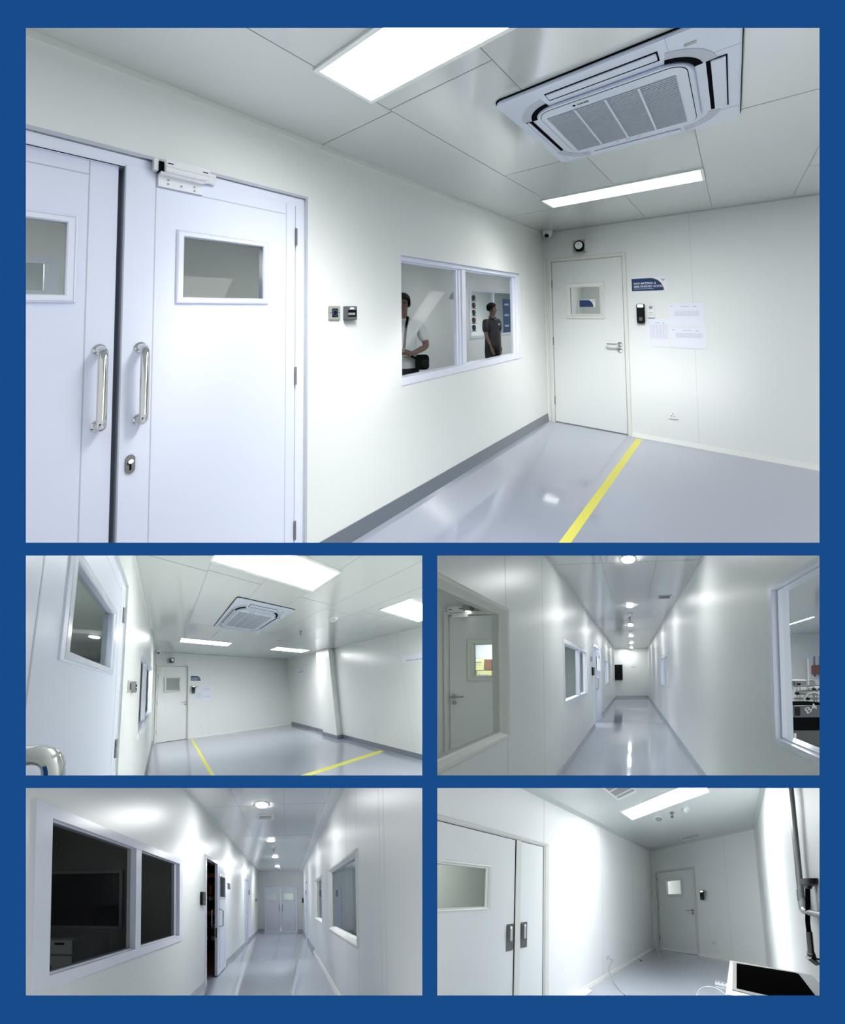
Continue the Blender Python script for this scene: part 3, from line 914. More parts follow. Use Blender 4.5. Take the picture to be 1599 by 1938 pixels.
    socket(B, (1.352, 1.444, .265, .357), 'white power socket low on the wall, right of the single door' + where)
    # ---- ceiling
    lamps = [((.623, 1.83, 3.655, 3.945), 'nearest', 'above the double door'), ((.59, 1.80, 1.19, 1.475), '', 'beyond the air conditioner')]
    grp = 'ceiling lamps of the storage room' + where
    ceiling_panel_lamp(C, (.625, 1.835, 3.65, 3.94), key, 'wide rectangular ceiling lamp nearest the double door' + where, grp)
    ceiling_panel_lamp(C, (.595, 1.800, 1.195, 1.475), key, 'rectangular ceiling lamp between the air conditioner and the single door' + where, grp)
    ceiling_panel_lamp(C, (3.20, 4.45, 1.215, 1.50), key, 'rectangular ceiling lamp near the far corner by the column' + where, grp) if not first else None
    ceiling_panel_lamp(C, (3.23, 4.46, 3.68, 3.97), key, 'rectangular ceiling lamp over the column side, cut by the picture edge' + where, grp) if not first else None
    cassette_unit(C, 'white square ceiling air conditioner with a slatted centre grille' + where)
    # ---- beyond the back wall
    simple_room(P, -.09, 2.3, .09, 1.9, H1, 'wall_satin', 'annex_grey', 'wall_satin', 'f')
    annex_fill_lamp(C, (.3, 1.5, -1.2, -.8), 'lamp of the next room behind the single door' + where, 'lamp_next')  # added so the space behind the door window is not dark
    if first:
        MB().box(.40, .62, .02, 2.05, 0, .03).put(Fr(P, (0, 1.5, 0), (1, 0, 0), (0, 0, 1), (0, -1, 0)), 'trim_4', 'white_trim', kind='structure')
        bb = Fr(P, (0, 1.5, 0), (1, 0, 0), (0, 0, 1), (0, -1, 0))
        navy_sign(bb, (-.02, .22, 1.50, 1.62), 'small navy sign glimpsed through the single door window' + where)
    return L, B, C, G

L1, B1, C1, G1 = storage_room(P1, 'r1', ', upper picture')
L2, B2, C2, G2 = storage_room(PL['r2'], 'r2', ', middle left picture')

# ---- upper picture only: the corridor behind the left wall, with two people
YN, YF = -7.5, 5.2
CW = Fr(P1, (-2.2, 0, 0), (0, 1, 0), (0, 0, 1), (1, 0, 0))
wfar = CW.rect(892, 549, 963, 633)
wfar = (CW.uv(888, 590)[0], CW.uv(985, 590)[0], .88, 1.90)
wnear = (CW.uv(20, 520)[0], CW.uv(111, 520)[0], CW.uv(80, 562)[1], CW.uv(80, 485)[1])
MB().slab(YN, YF, 0, H1, -.06, 0, [wfar, wnear]).put(CW, 'wall_left', 'partition_paint', kind='structure')
MB().box(-2.2, -.09, YN, YF, -.05, 0).put(G1, 'floor', 'epoxy_floor', kind='structure')
MB().box(-2.2, -.09, YN, YF, H1, H1 + .05).put(G1, 'ceiling', 'ceiling_matt', kind='structure')
for k, y in enumerate((-5.6, -4.2, -2.8, -1.4, 0.0, 1.4, 2.8)):  # added fill lights for the corridor behind the glass
    downlight(C1, -1.1, -y, .085, 'r1c', 'round downlight in the corridor behind the left wall, upper picture', 'downlights behind the left wall')
MB().box(-2.2, -.09, YF, YF + .05, 0, H1).put(G1, 'wall_back', 'wall_satin', kind='structure')
for k, (wr, nm) in enumerate(((wfar, 'window_2'), (wnear, 'window_3'))):
    t = struct(CW, nm, (wr[0], wr[2], 0))
    MB().ring(wr, [(0, -.06), (0, .015), (.05, .015), (.05, -.06)]).put(CW, 'window_frame', 'frame_blue_white', t)
    um = CW.uv(934, 590)[0] if k == 0 else wr[0] + (wr[1] - wr[0]) * .8
    MB().box(um - .03, um + .03, wr[2] + .04, wr[3] - .04, -.05, .01).put(CW, 'mullion', 'frame_blue_white', t)
    MB().box(wr[0] + .05, wr[1] - .05, wr[2] + .05, wr[3] - .05, -.03, -.026).put(CW, 'window_pane', 'clear_glass', t)
# workroom behind that corridor, brightened by added lamps
simple_room(P1, -6.2, -2.27, YN, 12.0, H1, 'wall_satin', 'epoxy_floor', 'ceiling_matt', 'r')
for i, y in enumerate((-5.0, -1.5, 2.0, 5.0, 8.0)):
    ceiling_panel_lamp(C1, (-4.6, -3.4, -y - .3, -y + .3), 'r1', 'ceiling lamp glowing in the workroom behind the corridor windows', 'workroom lamps behind the corridor')
board = Fr(P1, (-2.75, 0, 0), (0, 1, 0), (0, 0, 1), (1, 0, 0))
r = board.rect(951, 566, 966, 628)
q = thing(board, 'blue_notice_board', 'tall blue board leaning behind the far window, right of the dark shirted person', 'notice board', (r[0], r[2], 0))
MB().box(r[0], r[1] + .1, r[2], r[3], 0, .03).put(board, 'board', 'blue_board', q)
for k in range(3):
    MB().box(r[0] + .03, r[0] + .25, r[2] + .15 + k * .28, r[2] + .2 + k * .28, .03, .04).put(board, 'pinned_note', 'paper', q)
r = board.rect(893, 556, 901, 627)
q = thing(board, 'bottle_rack', 'narrow rack of bottles and jars inside the far window, left of the dark shirted person', 'rack', (r[0], r[2], 0))
for k in range(5):
    zz = r[2] + (r[3] - r[2]) * k / 5
    MB().box(r[0], r[1], zz, zz + .02, -.1, .02).put(board, 'shelf', 'mid_grey', q)
    MB().lathe(r[0] + (r[1] - r[0]) * .5, 0, [(.001, 0), (.001, .001)]).put(board, 'bottle', 'dark_steel', q) if False else MB().box(r[0] + .05, r[0] + .17, zz + .02, zz + .15, -.06, .0, 0).put(board, 'bottle', ['dark_steel', 'brown_product'][k % 2], q, bevel=.02)
# purple-grey sign on the corridor wall
r = CW.rect(850, 548, 876, 567)
q = thing(CW, 'room_sign', 'pale violet arched sign high on the corridor wall, seen through the window', 'sign', (r[0], r[2], 0))
poly = [(r[0], r[2]), (r[1], r[2]), (r[1], r[3])] + [(r[0] + (r[1] - r[0]) * (1 - math.cos(a)) * .8, r[2] + (r[3] - r[2]) * math.sin(a)) for a in [math.pi / 2 * k / 8 for k in range(8, 0, -1)]]
mat('violet_sign', (0.36, 0.36, 0.44), 0.5)
MB().prism(poly, 0, .006).put(CW, 'sign_board', 'violet_sign', q)
MB().box(r[0] + .12, r[1] - .05, r[2] + .09, r[2] + .12, .006, .007).box(r[0] + .1, r[1] - .05, r[2] + .04, r[2] + .06, .006, .007).put(CW, 'sign_lines', 'annex_grey', q)
r = CW.rect(868, 586, 874, 608)
q = thing(CW, 'wall_controller', 'grey wall controller with a tiny lit spot on the corridor wall behind the window', 'controller', (r[0], r[2], 0))
MB().box(r[0], r[1] + .06, r[2], r[3], 0, .03).put(CW, 'body', 'mid_grey', q, bevel=.004)
MB().box(r[0] + .02, r[1], r[3] - .03, r[3] - .005, .03, .033).put(CW, 'status_light', 'lamp_reader', q)

def person_frame(px, py_any, depth, turn=0.0):
    p = P1.at(px, py_any, depth * P1_S)
    v = (p - P1.C); v.z = 0; v.normalize()
    r = Vector((v.y, -v.x, 0)); n = -v
    c, s = math.cos(turn), math.sin(turn)
    return Fr(P1, (p.x, p.y, 0), r * c + n * s, (0, 0, 1), n * c - r * s)
P1_S = P1.S

def build_person(fr, key, label, H, arms, shirt_m, extra, lean=0.0, head_turn=0.0):
    """fr: right, up, toward viewer.  local coords (x right, z up, w toward viewer)"""
    t = thing(fr, 'person', label, 'person')
    k = H / 1.70
    def N(x, z, w, r, r2=None): return (x * k, z * k, w * k, r * k, (r2 or r) * k)
    body = {
        'pelvis': N(0, .93, 0, .135, .10), 'waist': N(0, 1.06, 0, .125, .09), 'chest': N(0, 1.25, 0, .145, .10), 'collar': N(0, 1.38, -.01, .09, .07),
        'neck': N(0, 1.44, 0, .052), 'jaw': N(head_turn * .01, 1.51, .02, .062, .07), 'skull': N(0, 1.60, 0, .078, .092), 'crown': N(0, 1.655, -.005, .062, .07),
        'hipl': N(-.09, .88, 0, .085), 'kneel': N(-.10, .48, .01, .056), 'anklel': N(-.10, .09, -.01, .038), 'toel': N(-.11, .035, .13, .032),
        'hipr': N(.09, .88, 0, .085), 'kneer': N(.10, .48, .01, .056), 'ankler': N(.10, .09, -.01, .038), 'toer': N(.11, .035, .13, .032),
    }
    edges = [('pelvis', 'waist'), ('waist', 'chest'), ('chest', 'collar'), ('collar', 'neck'), ('neck', 'jaw'), ('jaw', 'skull'), ('skull', 'crown'),
             ('pelvis', 'hipl'), ('hipl', 'kneel'), ('kneel', 'anklel'), ('anklel', 'toel'), ('pelvis', 'hipr'), ('hipr', 'kneer'), ('kneer', 'ankler'), ('ankler', 'toer')]
    for sd, (sh, el, wr, hd, curl) in arms.items():
        sx = -1 if sd == 'l' else 1
        body['sh' + sd] = N(*sh, .058); body['el' + sd] = N(*el, .041); body['wr' + sd] = N(*wr, .027, .022)
        S, E, Wv, Hd = [Vector((a[0], a[1], a[2])) for a in (sh, el, wr, hd)]
        d = (Hd - Wv).normalized()
        side = d.cross(Vector((0, 0, 1))) if abs(d.z) < .8 else Vector((1, 0, 0))
        side = side.normalized()
        palm = Wv + d * .05
        body['pa' + sd] = N(palm.x, palm.y, palm.z, .036, .018)
        edges += [('chest', 'sh' + sd), ('sh' + sd, 'el' + sd), ('el' + sd, 'wr' + sd), ('wr' + sd, 'pa' + sd)]
        cv = Vector(curl)
        for i, (off, ln) in enumerate(((-.027, .070), (-.009, .080), (.009, .075), (.026, .060))):
            b0 = palm + d * .035 + side * off
            b1 = b0 + d * ln * .45 + cv * .012
            b2 = b1 + (d * .6 + cv * .8).normalized() * ln * .5
            for j, pnt in enumerate((b0, b1, b2)):
                body['f%s%d%d' % (sd, i, j)] = N(pnt.x, pnt.y, pnt.z, (.010, .009, .0075)[j])
            edges += [('pa' + sd, 'f%s%d0' % (sd, i)), ('f%s%d0' % (sd, i), 'f%s%d1' % (sd, i)), ('f%s%d1' % (sd, i), 'f%s%d2' % (sd, i))]
        th0 = Wv + d * .03 + side * (-.04 * sx) + cv * .01
        th1 = th0 + d * .045 + cv * .02
        body['t%s0' % sd] = N(th0.x, th0.y, th0.z, .011); body['t%s1' % sd] = N(th1.x, th1.y, th1.z, .009)
        edges += [('wr' + sd, 't%s0' % sd), ('t%s0' % sd, 't%s1' % sd)]
    skin_body(fr, 'body', body, edges, 'skin', t)
    # face: nose, ears, eyes, mouth
    fx = head_turn
    fm = MB()
    c = Vector((0, 1.565, 0)) * k
    fwd = Vector((math.sin(fx), 0, math.cos(fx)))
    sid = Vector((math.cos(fx), 0, -math.sin(fx)))
    def F(a, b, w): return tuple(c + sid * a * k + Vector((0, b * k, 0)) + fwd * w * k)
    fm.tube([F(0, .02, .082), F(0, -.012, .100), F(0, -.022, .088)], [.008 * k, .012 * k, .008 * k], 8)
    fm.put(fr, 'nose', 'skin', t, smooth=True)
    for s_ in (-1, 1):
        MB().tube([F(.075 * s_, .015, 0), F(.083 * s_, -.005, .0), F(.076 * s_, -.028, .004)], [.009 * k, .013 * k, .008 * k], 8).put(fr, 'ear', 'skin', t, smooth=True)
        MB().tube([F(.022 * s_, .018, .080), F(.040 * s_, .018, .074)], .006 * k, 8).put(fr, 'eye', 'hair', t, smooth=True)
    MB().tube([F(-.022, -.048, .078), F(.022, -.048, .078)], .004 * k, 6).put(fr, 'mouth', 'brown_carton', t, smooth=True)
    # hair cap
    hp = MB()
    prof = []
    P = []; Fc = []
    nu, nv = 22, 9
    for j in range(nv + 1):
        el = math.radians(90 - j * 15.5)
        for i in range(nu):
            az = 2 * math.pi * i / nu
            front = math.cos(az - (math.pi / 2))
            e = el
            lim = math.radians(22) if front > .35 else math.radians(-38)
            e = max(el, lim)
            wob = 1 + .03 * math.sin(5 * az + j)
            x = .093 * math.cos(e) * math.cos(az) * wob; w = .104 * math.cos(e) * math.sin(az) * wob - .006; z = .105 * math.sin(e)
            P.append(tuple(Vector((0, 1.600, 0)) * k + sid * x * k + fwd * w * k + Vector((0, z * k, 0))))
    for j in range(nv):
        for i in range(nu):
            Fc.append((j * nu + i, j * nu + (i + 1) % nu, (j + 1) * nu + (i + 1) % nu, (j + 1) * nu + i))
    hp.add(P, Fc).put(fr, 'hair', 'hair', t, smooth=True)
    # shirt
    g = 1.16
    sh = {'hem': N(0, .86, 0, .158, .125), 'w': N(0, 1.06, 0, .145, .112), 'c': N(0, 1.25, 0, .165, .120), 'co': N(0, 1.385, -.005, .105, .085), 'nk': N(0, 1.425, 0, .066)}
    se = [('hem', 'w'), ('w', 'c'), ('c', 'co'), ('co', 'nk')]
    for sd, (s0, e0, wr, hd, curl) in arms.items():
        mid = Vector(s0) + (Vector(e0) - Vector(s0)) * .82
        sh['s' + sd] = N(*s0, .076); sh['m' + sd] = N(*mid, .066)
        se += [('c', 's' + sd), ('s' + sd, 'm' + sd)]
    skin_body(fr, 'shirt', sh, se, shirt_m, t)
    def loft(m_, rows, n=20):
        P = []; Fc = []
        for z, rx, ry in rows:
            for i in range(n):
                a_ = 2 * math.pi * i / n
                P.append((rx * k * math.cos(a_), z * k, ry * k * math.sin(a_)))
        for j in range(len(rows) - 1):
            for i in range(n): Fc.append((j * n + i, j * n + (i + 1) % n, (j + 1) * n + (i + 1) % n, (j + 1) * n + i))
        Fc.append(list(range(n))); Fc.append([(len(rows) - 1) * n + i for i in range(n)])
        return m_.add(P, Fc)
    loft(MB(), [(.86, .168, .128), (.93, .170, .130), (1.02, .162, .124), (1.10, .158, .118), (1.18, .150, .110)]).put(fr, 'shirt_hem', shirt_m, t, smooth=True)
    tr = loft(MB(), [(.78, .155, .105), (.83, .166, .122), (.90, .166, .126), (.96, .160, .120)])
    for s_ in (-1, 1):
        tr.tube([(.085 * s_ * k, .88 * k, 0), (.09 * s_ * k, .75 * k, 0), (.10 * s_ * k, .48 * k, .01 * k), (.10 * s_ * k, .06 * k, -.01 * k)], [.092 * k, .094 * k, .078 * k, .068 * k], 16)
    tr.put(fr, 'trousers', 'trousers_dark', t, smooth=True)
    for s_ in (-1, 1):
        MB().prism(rrect(-.045 * k + .105 * s_ * k, .045 * k + .105 * s_ * k, 0, .09 * k, .03 * k), -.07 * k, .18 * k).put(fr, 'shoe', 'black_matt', t, bevel=.015)
    # collar
    MB().tube([(-.062 * k, 1.425 * k, 0), (-.04 * k, 1.40 * k, .07 * k), (0, 1.365 * k, .092 * k)], .010 * k, 8).tube([(.062 * k, 1.425 * k, 0), (.04 * k, 1.40 * k, .07 * k), (0, 1.365 * k, .092 * k)], .010 * k, 8).put(fr, 'collar', shirt_m, t, smooth=True)
    extra(t, k)
    return t

pf = person_frame(762, 600, 4.15)
def kit1(t, k):
    pass
one = build_person(pf, 'a', 'person in a white short sleeve shirt with a black bag strap, behind the corridor window', 1.665,
    {'r': ((.19, 1.34, -.01), (.27, 1.09, .02), (.10, 1.03, .18), (.02, 1.05, .19), (-.4, -.4, .3)), 'l': ((-.19, 1.34, -.01), (-.27, 1.08, .02), (-.20, .86, .12), (-.17, .78, .15), (.2, -.2, .3))}, 'shirt_white', kit1, head_turn=-.15)
q = thing(pf, 'shoulder_bag', 'black shoulder bag hanging at the hip of the white shirted person', 'bag', (.2, .9, .1))
MB().prism(rrect(.13, .28, .83, .99, .04), .09, .15).put(pf, 'bag_body', 'black_matt', q, bevel=.02)
MB().tube(bend([(.055, 1.40, .105), (.03, 1.25, .155), (.01, 1.02, .16), (.14, .95, .13)], .05), .014, 8).put(pf, 'shoulder_strap', 'black_matt', q, smooth=True)
MB().lathe(.235, .90, [(.04, .15), (.04, .18), (.036, .185)], 20).put(pf, 'lens_pouch', 'black_plastic', q, smooth=True)

pf2 = person_frame(931, 600, 6.9, -.85)
def kit2(t, k):
    MB().tube([(-.055 * k, 1.43 * k, .02), (-.03 * k, 1.40 * k, .085 * k), (0, 1.36 * k, .108 * k)], .003 * k, 6).put(pf2, 'collar_piping', 'white_plastic', t, smooth=True)
    MB().box(.05 * k, .09 * k, 1.26 * k, 1.29 * k, .11 * k, .125 * k).put(pf2, 'chest_badge', 'white_plastic', t)
build_person(pf2, 'b', 'person with black hair and dark polo shirt leaning by the far window, arm hanging', 1.60,
    {'l': ((-.19, 1.34, -.01), (-.20, 1.06, .02), (-.12, .84, .08), (-.10, .76, .09), (.2, -.2, .3)), 'r': ((.19, 1.34, -.01), (.22, 1.07, -.02), (.17, .84, .05), (.15, .76, .07), (-.2, -.2, .3))}, 'shirt_dark', kit2, head_turn=.5)

# ---- middle left picture only: column wall, ceiling fittings
R2 = Fr(PL['r2'], (RX, 0, 0), (0, -1, 0), (0, 0, 1), (-1, 0, 0))
m = MB().slab(-.09, 7.0, 0, H1, -.08, 0)
for u in (2.6, 3.2): m.box(u - .0015, u + .0015, 0, H1, 0, .0006, 1)
m.put(R2, 'wall_right', ['wall_paint', 'wall_joint'], kind='structure')
MB().box(1.456, 1.857, 0, H1, 0, RX - 4.791).put(R2, 'column', 'wall_paint', kind='structure', bevel=.003)
baseboard(R2, 'baseboard_right', 0, 1.456, .10, 'grey_cove')
baseboard(R2, 'baseboard_right', 1.857, 7.0, .10, 'grey_cove')
MB().box(1.44, 1.875, 0, .10, 0, RX - 4.791 + .018).put(R2, 'baseboard_column', 'grey_cove', kind='structure')
MB().box(.0, .02, 0, H1, 0, .02).put(R2, 'trim_4', 'white_trim', kind='structure')
for px0, py0, px1, py1, lb, l2 in ((561, 1268, 577, 1273, 'small white wall strip sign beside the far corner, middle left picture', ''), (760, 1241, 830, 1248, 'long white wall sign reading AREA, cut by the picture edge, middle left picture', 'AREA')):
    r = R2.rect(px0, py0, px1, py1)
    vm = (r[2] + r[3]) / 2
    q = thing(R2, 'wall_label', lb, 'sign', (r[0], vm, 0))
    hh = .075
    MB().box(r[0], r[1], vm - hh, vm + hh, 0, .004).put(R2, 'label_board', 'sign_white', q)
    m = MB()
    if l2:
        m.text(l2, r[0] + .42, vm + .012, .032, .0045, width=.18)
        m.text('PENERIMAAN BARANG', r[0] + .05, vm - .052, .034, .0045, width=.85)
    else:
        m.box(r[0] + .05, r[1] - .05, vm - .04, vm - .02, .004, .005)
        m.box(r[0] + .18, r[0] + .3, vm + .01, vm + .03, .004, .005)
    m.put(R2, 'label_lettering', 'print_grey', q)
a = C2.uv(630, 1170); smoke_detector(C2, a[0], a[1], 'round white smoke detector between the ceiling lamps, middle left picture', .07)
a = C2.uv(569, 1194); sprinkler(C2, a[0], a[1], 'small dark sprinkler head beyond the air conditioner, middle left picture', 1.3)
a = C2.uv(529, 1211); ceiling_disc(C2, a[0], a[1], 'round ceiling speaker before the farthest lamp, middle left picture', .09)
simple_room(PL['r2'], -2.2, -.09, -7.5, 2.0, H1, 'wall_satin', 'epoxy_floor', 'ceiling_matt', 'r')
for k, y in enumerate((-4.2, -2.6, -1.0, .6)):  # added here too, to lift the corridor behind the left wall
    downlight(C2, -1.1, -y, .085, 'r1c', 'round downlight in the corridor behind the left wall, middle left picture', 'downlights behind the left wall, middle left picture')

# ================================================================== corridor, middle right picture
P3 = PL['r3']
X0, X1, Y3, H3 = -.894, .799, 10.683, 2.515
L3 = Fr(P3, (X0, 0, 0), (0, 1, 0), (0, 0, 1), (1, 0, 0))
R3 = Fr(P3, (X1, 0, 0), (0, -1, 0), (0, 0, 1), (-1, 0, 0))
B3 = Fr(P3, (0, Y3, 0), (1, 0, 0), (0, 0, 1), (0, -1, 0))
G3 = Fr(P3, (0, 0, 0), (1, 0, 0), (0, 1, 0), (0, 0, 1))
WH = ', middle right picture'
wa = (-.3, 1.480, .786, 1.714)
wb = (2.687, 4.144, .822, 1.704)
wd = (4.83, 5.875, 0, 1.945)
wc = (6.668, 7.768, .859, 1.701)
m = MB().slab(-1, Y3, 0, H3, -.08, 0, [wa, wb, wd, wc])
for u in (L3.uv(956, 1080)[0], L3.uv(1027.5, 1200)[0]): m.box(u - .003, u + .003, 0, H3, 0, .0008, 1)
m.put(L3, 'wall_left', ['wall_satin', 'wall_joint'], kind='structure')
re_ = (-5.983, -4.689, .874, 1.678)
rn = (-1.246, .5, .83, 1.719)
m = MB().slab(-Y3, 1, 0, H3, -.10, 0, [re_, rn])
m.put(R3, 'wall_right', ['wall_satin', 'wall_joint'], kind='structure')
MB().box(X0 - .08, X1 + .1, 0, H3, -.06, 0).put(B3, 'wall_back', 'wall_satin', kind='structure')
C3 = ceiling(P3, 'ceiling', H3, X0 - .1, X1 + .1, -1, Y3, [-.32, .30], [(-.9, .8, [1.2, 2.4 + .0, 4.9, 6.1, 7.3, 8.5, 9.7])], 'ceiling_corridor')
MB().box(X0 - .1, X1 + .1, -1, Y3, -.05, 0).put(G3, 'floor', 'epoxy_floor', kind='structure')
baseboard(L3, 'baseboard_left', -1, wd[0], .085, 'grey_cove_pale', .03)
baseboard(L3, 'baseboard_left', wd[1], Y3, .085, 'grey_cove_pale', .03)
baseboard(R3, 'baseboard_right', -Y3, 1, .085, 'grey_cove_pale', .03)
baseboard(B3, 'baseboard_back', X0, X1, .10, 'grey_cove_pale', .03)
for fr, a, b in ((L3, -1, Y3), (R3, -Y3, 1)):
    MB().box(a, b, H3 - .04, H3 - .03, 0, .012).box(a, b, H3 - .016, H3, 0, .02).put(fr, 'trim_1', 'white_trim', kind='structure')
for k, (px, py) in enumerate(((1187, 1057.7), (1191.5, 1147.3), (1193.5, 1184.5), (1194.2, 1204), (1195, 1216.7), (1195, 1225.5))):
    a = (-.018, -(2.331 + 1.62 * k))
    nm = ['nearest', 'second', 'third', 'fourth', 'fifth', 'farthest'][k]
    if k == 0: dl3 = downlight(C3, a[0], a[1], .068, 'r3', nm + ' round downlight in the row along the corridor ceiling' + WH, 'round corridor downlights' + WH)
    else: dup(dl3, C3, (0, -1.62 * k, 0), nm + ' round downlight in the row along the corridor ceiling' + WH)
a = C3.uv(1192.6, 1160); smoke_detector(C3, a[0], a[1], 'white smoke detector between the second and third downlights' + WH)
a = C3.uv(1192, 1168); sprinkler(C3, a[0], a[1], 'dark sprinkler head just behind the smoke detector' + WH, 1.2)
a = C3.uv(1193, 1177); ceiling_disc(C3, a[0], a[1], 'flat round ceiling speaker before the third downlight' + WH)
a = C3.uv(1193.3, 1195); ceiling_disc(C3, a[0], a[1], 'flat round ceiling speaker beyond the third downlight' + WH)
a = C3.uv(1194, 1212); sprinkler(C3, a[0], a[1], 'small dark sprinkler head before the fifth downlight' + WH, 1.2)
dome_camera(C3, -.03, -(Y3 - .12), 'tiny dome camera at the far end of the corridor ceiling' + WH, .05, (0, .6))
r = C3.rect(1243, 1135, 1273, 1124)
def vent(fr, rc, label, n, across=True, dark=True):
    u0, u1, v0, v1 = rc
    t = thing(fr, 'ceiling_vent', label, 'air vent', (u0, v0, 0))
    MB().ring((u0, u1, v0, v1), [(0, 0), (0, .010), (.016, .010), (.022, .004), (.022, 0)]).put(fr, 'vent_frame', 'white_trim', t)
    MB().box(u0 + .02, u1 - .02, v0 + .02, v1 - .02, 0, .001).put(fr, 'duct_opening', 'gap_black' if dark else 'mid_grey', t)
    m = MB()
    for k in range(n):
        if across:
            u = u0 + .02 + (u1 - u0 - .04) * (k + .5) / n
            m.box(u - .003, u + .003, v0 + .02, v1 - .02, .001, .007)
        else:
            v = v0 + .02 + (v1 - v0 - .04) * (k + .5) / n
            m.box(u0 + .02, u1 - .02, v - .006, v + .006, .001, .007)
    m.put(fr, 'vent_slats', 'ac_shade' if dark else 'white_trim', t)
    return t
vent(C3, (r[0], r[1], r[2] + .04, r[3] - .04), 'white framed return air grille with dark slats, right of the downlights' + WH, 12)
# back wall screen and switches
r = B3.rect(1161.8, 1257.9, 1178.4, 1286.7)
q = thing(B3, 'wall_screen', 'tall black screen hanging on the far end wall' + WH, 'screen', (r[0], r[2], 0))
MB().box(*r, 0, .05).put(B3, 'screen_housing', 'black_matt', q, bevel=.004)
MB().box(r[0] + .015, r[1] - .015, r[2] + .015, r[3] - .015, .05, .0515).put(B3, 'screen_glass', 'black_plastic', q)
for k, (xa, xb) in enumerate(((1195, 1197.4), (1198.2, 1202.8))):
    r = B3.rect(xa, 1261, xb, 1264)
    q = thing(B3, 'wall_switch', ('small square' if k == 0 else 'wide') + ' grey switch plate on the far end wall' + WH, 'switch', (r[0], r[2], 0))
    MB().box(*r, 0, .012).put(B3, 'switch_plate', 'mid_grey', q)
    MB().box(r[0] + .012, r[1] - .012, r[2] + .014, r[3] - .014, .012, .016).put(B3, 'switch_rocker', 'white_plastic', q)

def cove_window(fr, rc, name, glassm, trim='white_trim', fw=.06, depth=.06, w=-.03):
    t = struct(fr, name, (rc[0], rc[2], 0))
    MB().ring(rc, [(0, 0), (0, .010), (.010, .018), (.026, .012), (fw - .008, -.020), (fw, -.028), (fw, -.08)]).put(fr, 'window_frame', trim, t)
    MB().box(rc[0] + fw, rc[1] - fw, rc[2] + fw, rc[3] - fw, w - .012, w - .008).put(fr, 'window_pane', glassm, t)
    return t
def slider_window(fr, rc, name, glassm, fracs, fw=.055, depth=-.07, mw=.06):
    t = struct(fr, name, (rc[0], rc[2], 0))
    MB().ring(rc, [(0, 0), (0, .008), (fw, .008), (fw, -.025), (fw + .006, -.025), (fw + .006, depth)]).put(fr, 'window_frame', 'frame_blue_white', t)
    W = rc[1] - rc[0]
    us = [rc[0] + fw] + [rc[0] + W * f for f in fracs] + [rc[1] - fw]
    for f in fracs:
        u = rc[0] + W * f
        MB().box(u - mw / 2, u + mw / 2, rc[2] + fw, rc[3] - fw, depth + .01, .004).put(fr, 'mullion', 'frame_blue_white', t)
    for a, b in zip(us[:-1], us[1:]):
        MB().box(a + .02, b - .02, rc[2] + fw, rc[3] - fw, -.045, -.041).put(fr, 'window_pane', glassm, t)
    return t
cove_window(L3, wa, 'window_1', 'clear_glass', 'cream_trim', .055)
slider_window(L3, wb, 'window_2', 'clear_glass', [.58])
slider_window(L3, wc, 'window_3', 'clear_glass', [.5])
slider_window(R3, re_, 'window_4', 'clear_glass', [.5])
# the ajar door on the left
t = struct(L3, 'door_1', (wd[0], 0, 0))
MB().ring(wd, [(0, -.08), (0, .01), (.05, .01), (.05, -.08)], sides=(0, 1, 1, 1)).put(L3, 'door_frame', 'frame_blue_white', t)
def ajar_leaf(P, hinge_xy, free_xy, H, parent, glassm, thick=.045):
    a = Vector((hinge_xy[0], hinge_xy[1], 0)); b = Vector((free_xy[0], free_xy[1], 0))
    d = (b - a); Ln = d.length; d.normalize()
    n = Vector((-d.y, d.x, 0))
    if n.x < 0: n = -n
    # right vector so that right x up = n (seen from the corridor)
    rr = Vector((0, 0, 1)).cross(n)
    s0 = 0 if rr.dot(d) > 0 else -Ln
    fr = Fr(P, a, rr, (0, 0, 1), n)
    u0, u1 = (0, Ln) if rr.dot(d) > 0 else (-Ln, 0)
    free = u1 if u1 > 0 else u0
    sg = -1 if free == u0 else 1
    w = (u0 + .2 * Ln, u1 - .2 * Ln, H * .70, H * .89)
    leaf = MB().slab(u0, u1, .02, H - .02, -thick / 2, thick / 2, [w]).put(fr, 'door_leaf', 'door_blue_white', parent)
    for sgn in (1, -1):
        MB().ring((w[0] - .03, w[1] + .03, w[2] - .03, w[3] + .03), [(0, sgn * thick / 2), (0, sgn * (thick / 2 + .01)), (.03, sgn * (thick / 2 + .01)), (.03, 0)]).put(fr, 'window_frame', 'frame_blue_white', leaf)
    MB().box(w[0], w[1], w[2], w[3], -.002, .002).put(fr, 'window_pane', glassm, leaf)
    MB().ring((u0 + .09, u1 - .09, .12, H - .12), [(0, thick / 2), (0, thick / 2 + .002), (.004, thick / 2 + .002), (.004, thick / 2)]).put(fr, 'panel_seam', 'door_seam', leaf)
    hu = free - sg * .06
    for sgn in (1, -1):
        MB().tube(bend([(hu, .84, sgn * thick / 2), (hu, .84, sgn * (thick / 2 + .07)), (hu, 1.13, sgn * (thick / 2 + .07)), (hu, 1.13, sgn * thick / 2)], .045, 6), .014, 12).put(fr, 'pull_handle', 'steel', leaf, smooth=True)
    MB().box(free - .0005 if sg > 0 else free - .003, free + .003 if sg > 0 else free + .0005, .66, .82, -.012, .012).put(fr, 'lock_faceplate', 'dark_steel', leaf)
    for hv in (.35, H - .35):
        pass
    return leaf
p_h = (X0 + .01, wd[1] - .07); f_ = L3.P
fp = G3.uv(1127, 1367)
ajar_leaf(P3, p_h, (fp[0] - .02, fp[1]), 1.9, t, 'clear_glass')
r = L3.rect(1119.4, 1262.5, 1122.7, 1278.5); reader(L3, r, 'black access reader left of the ajar door' + WH, False)
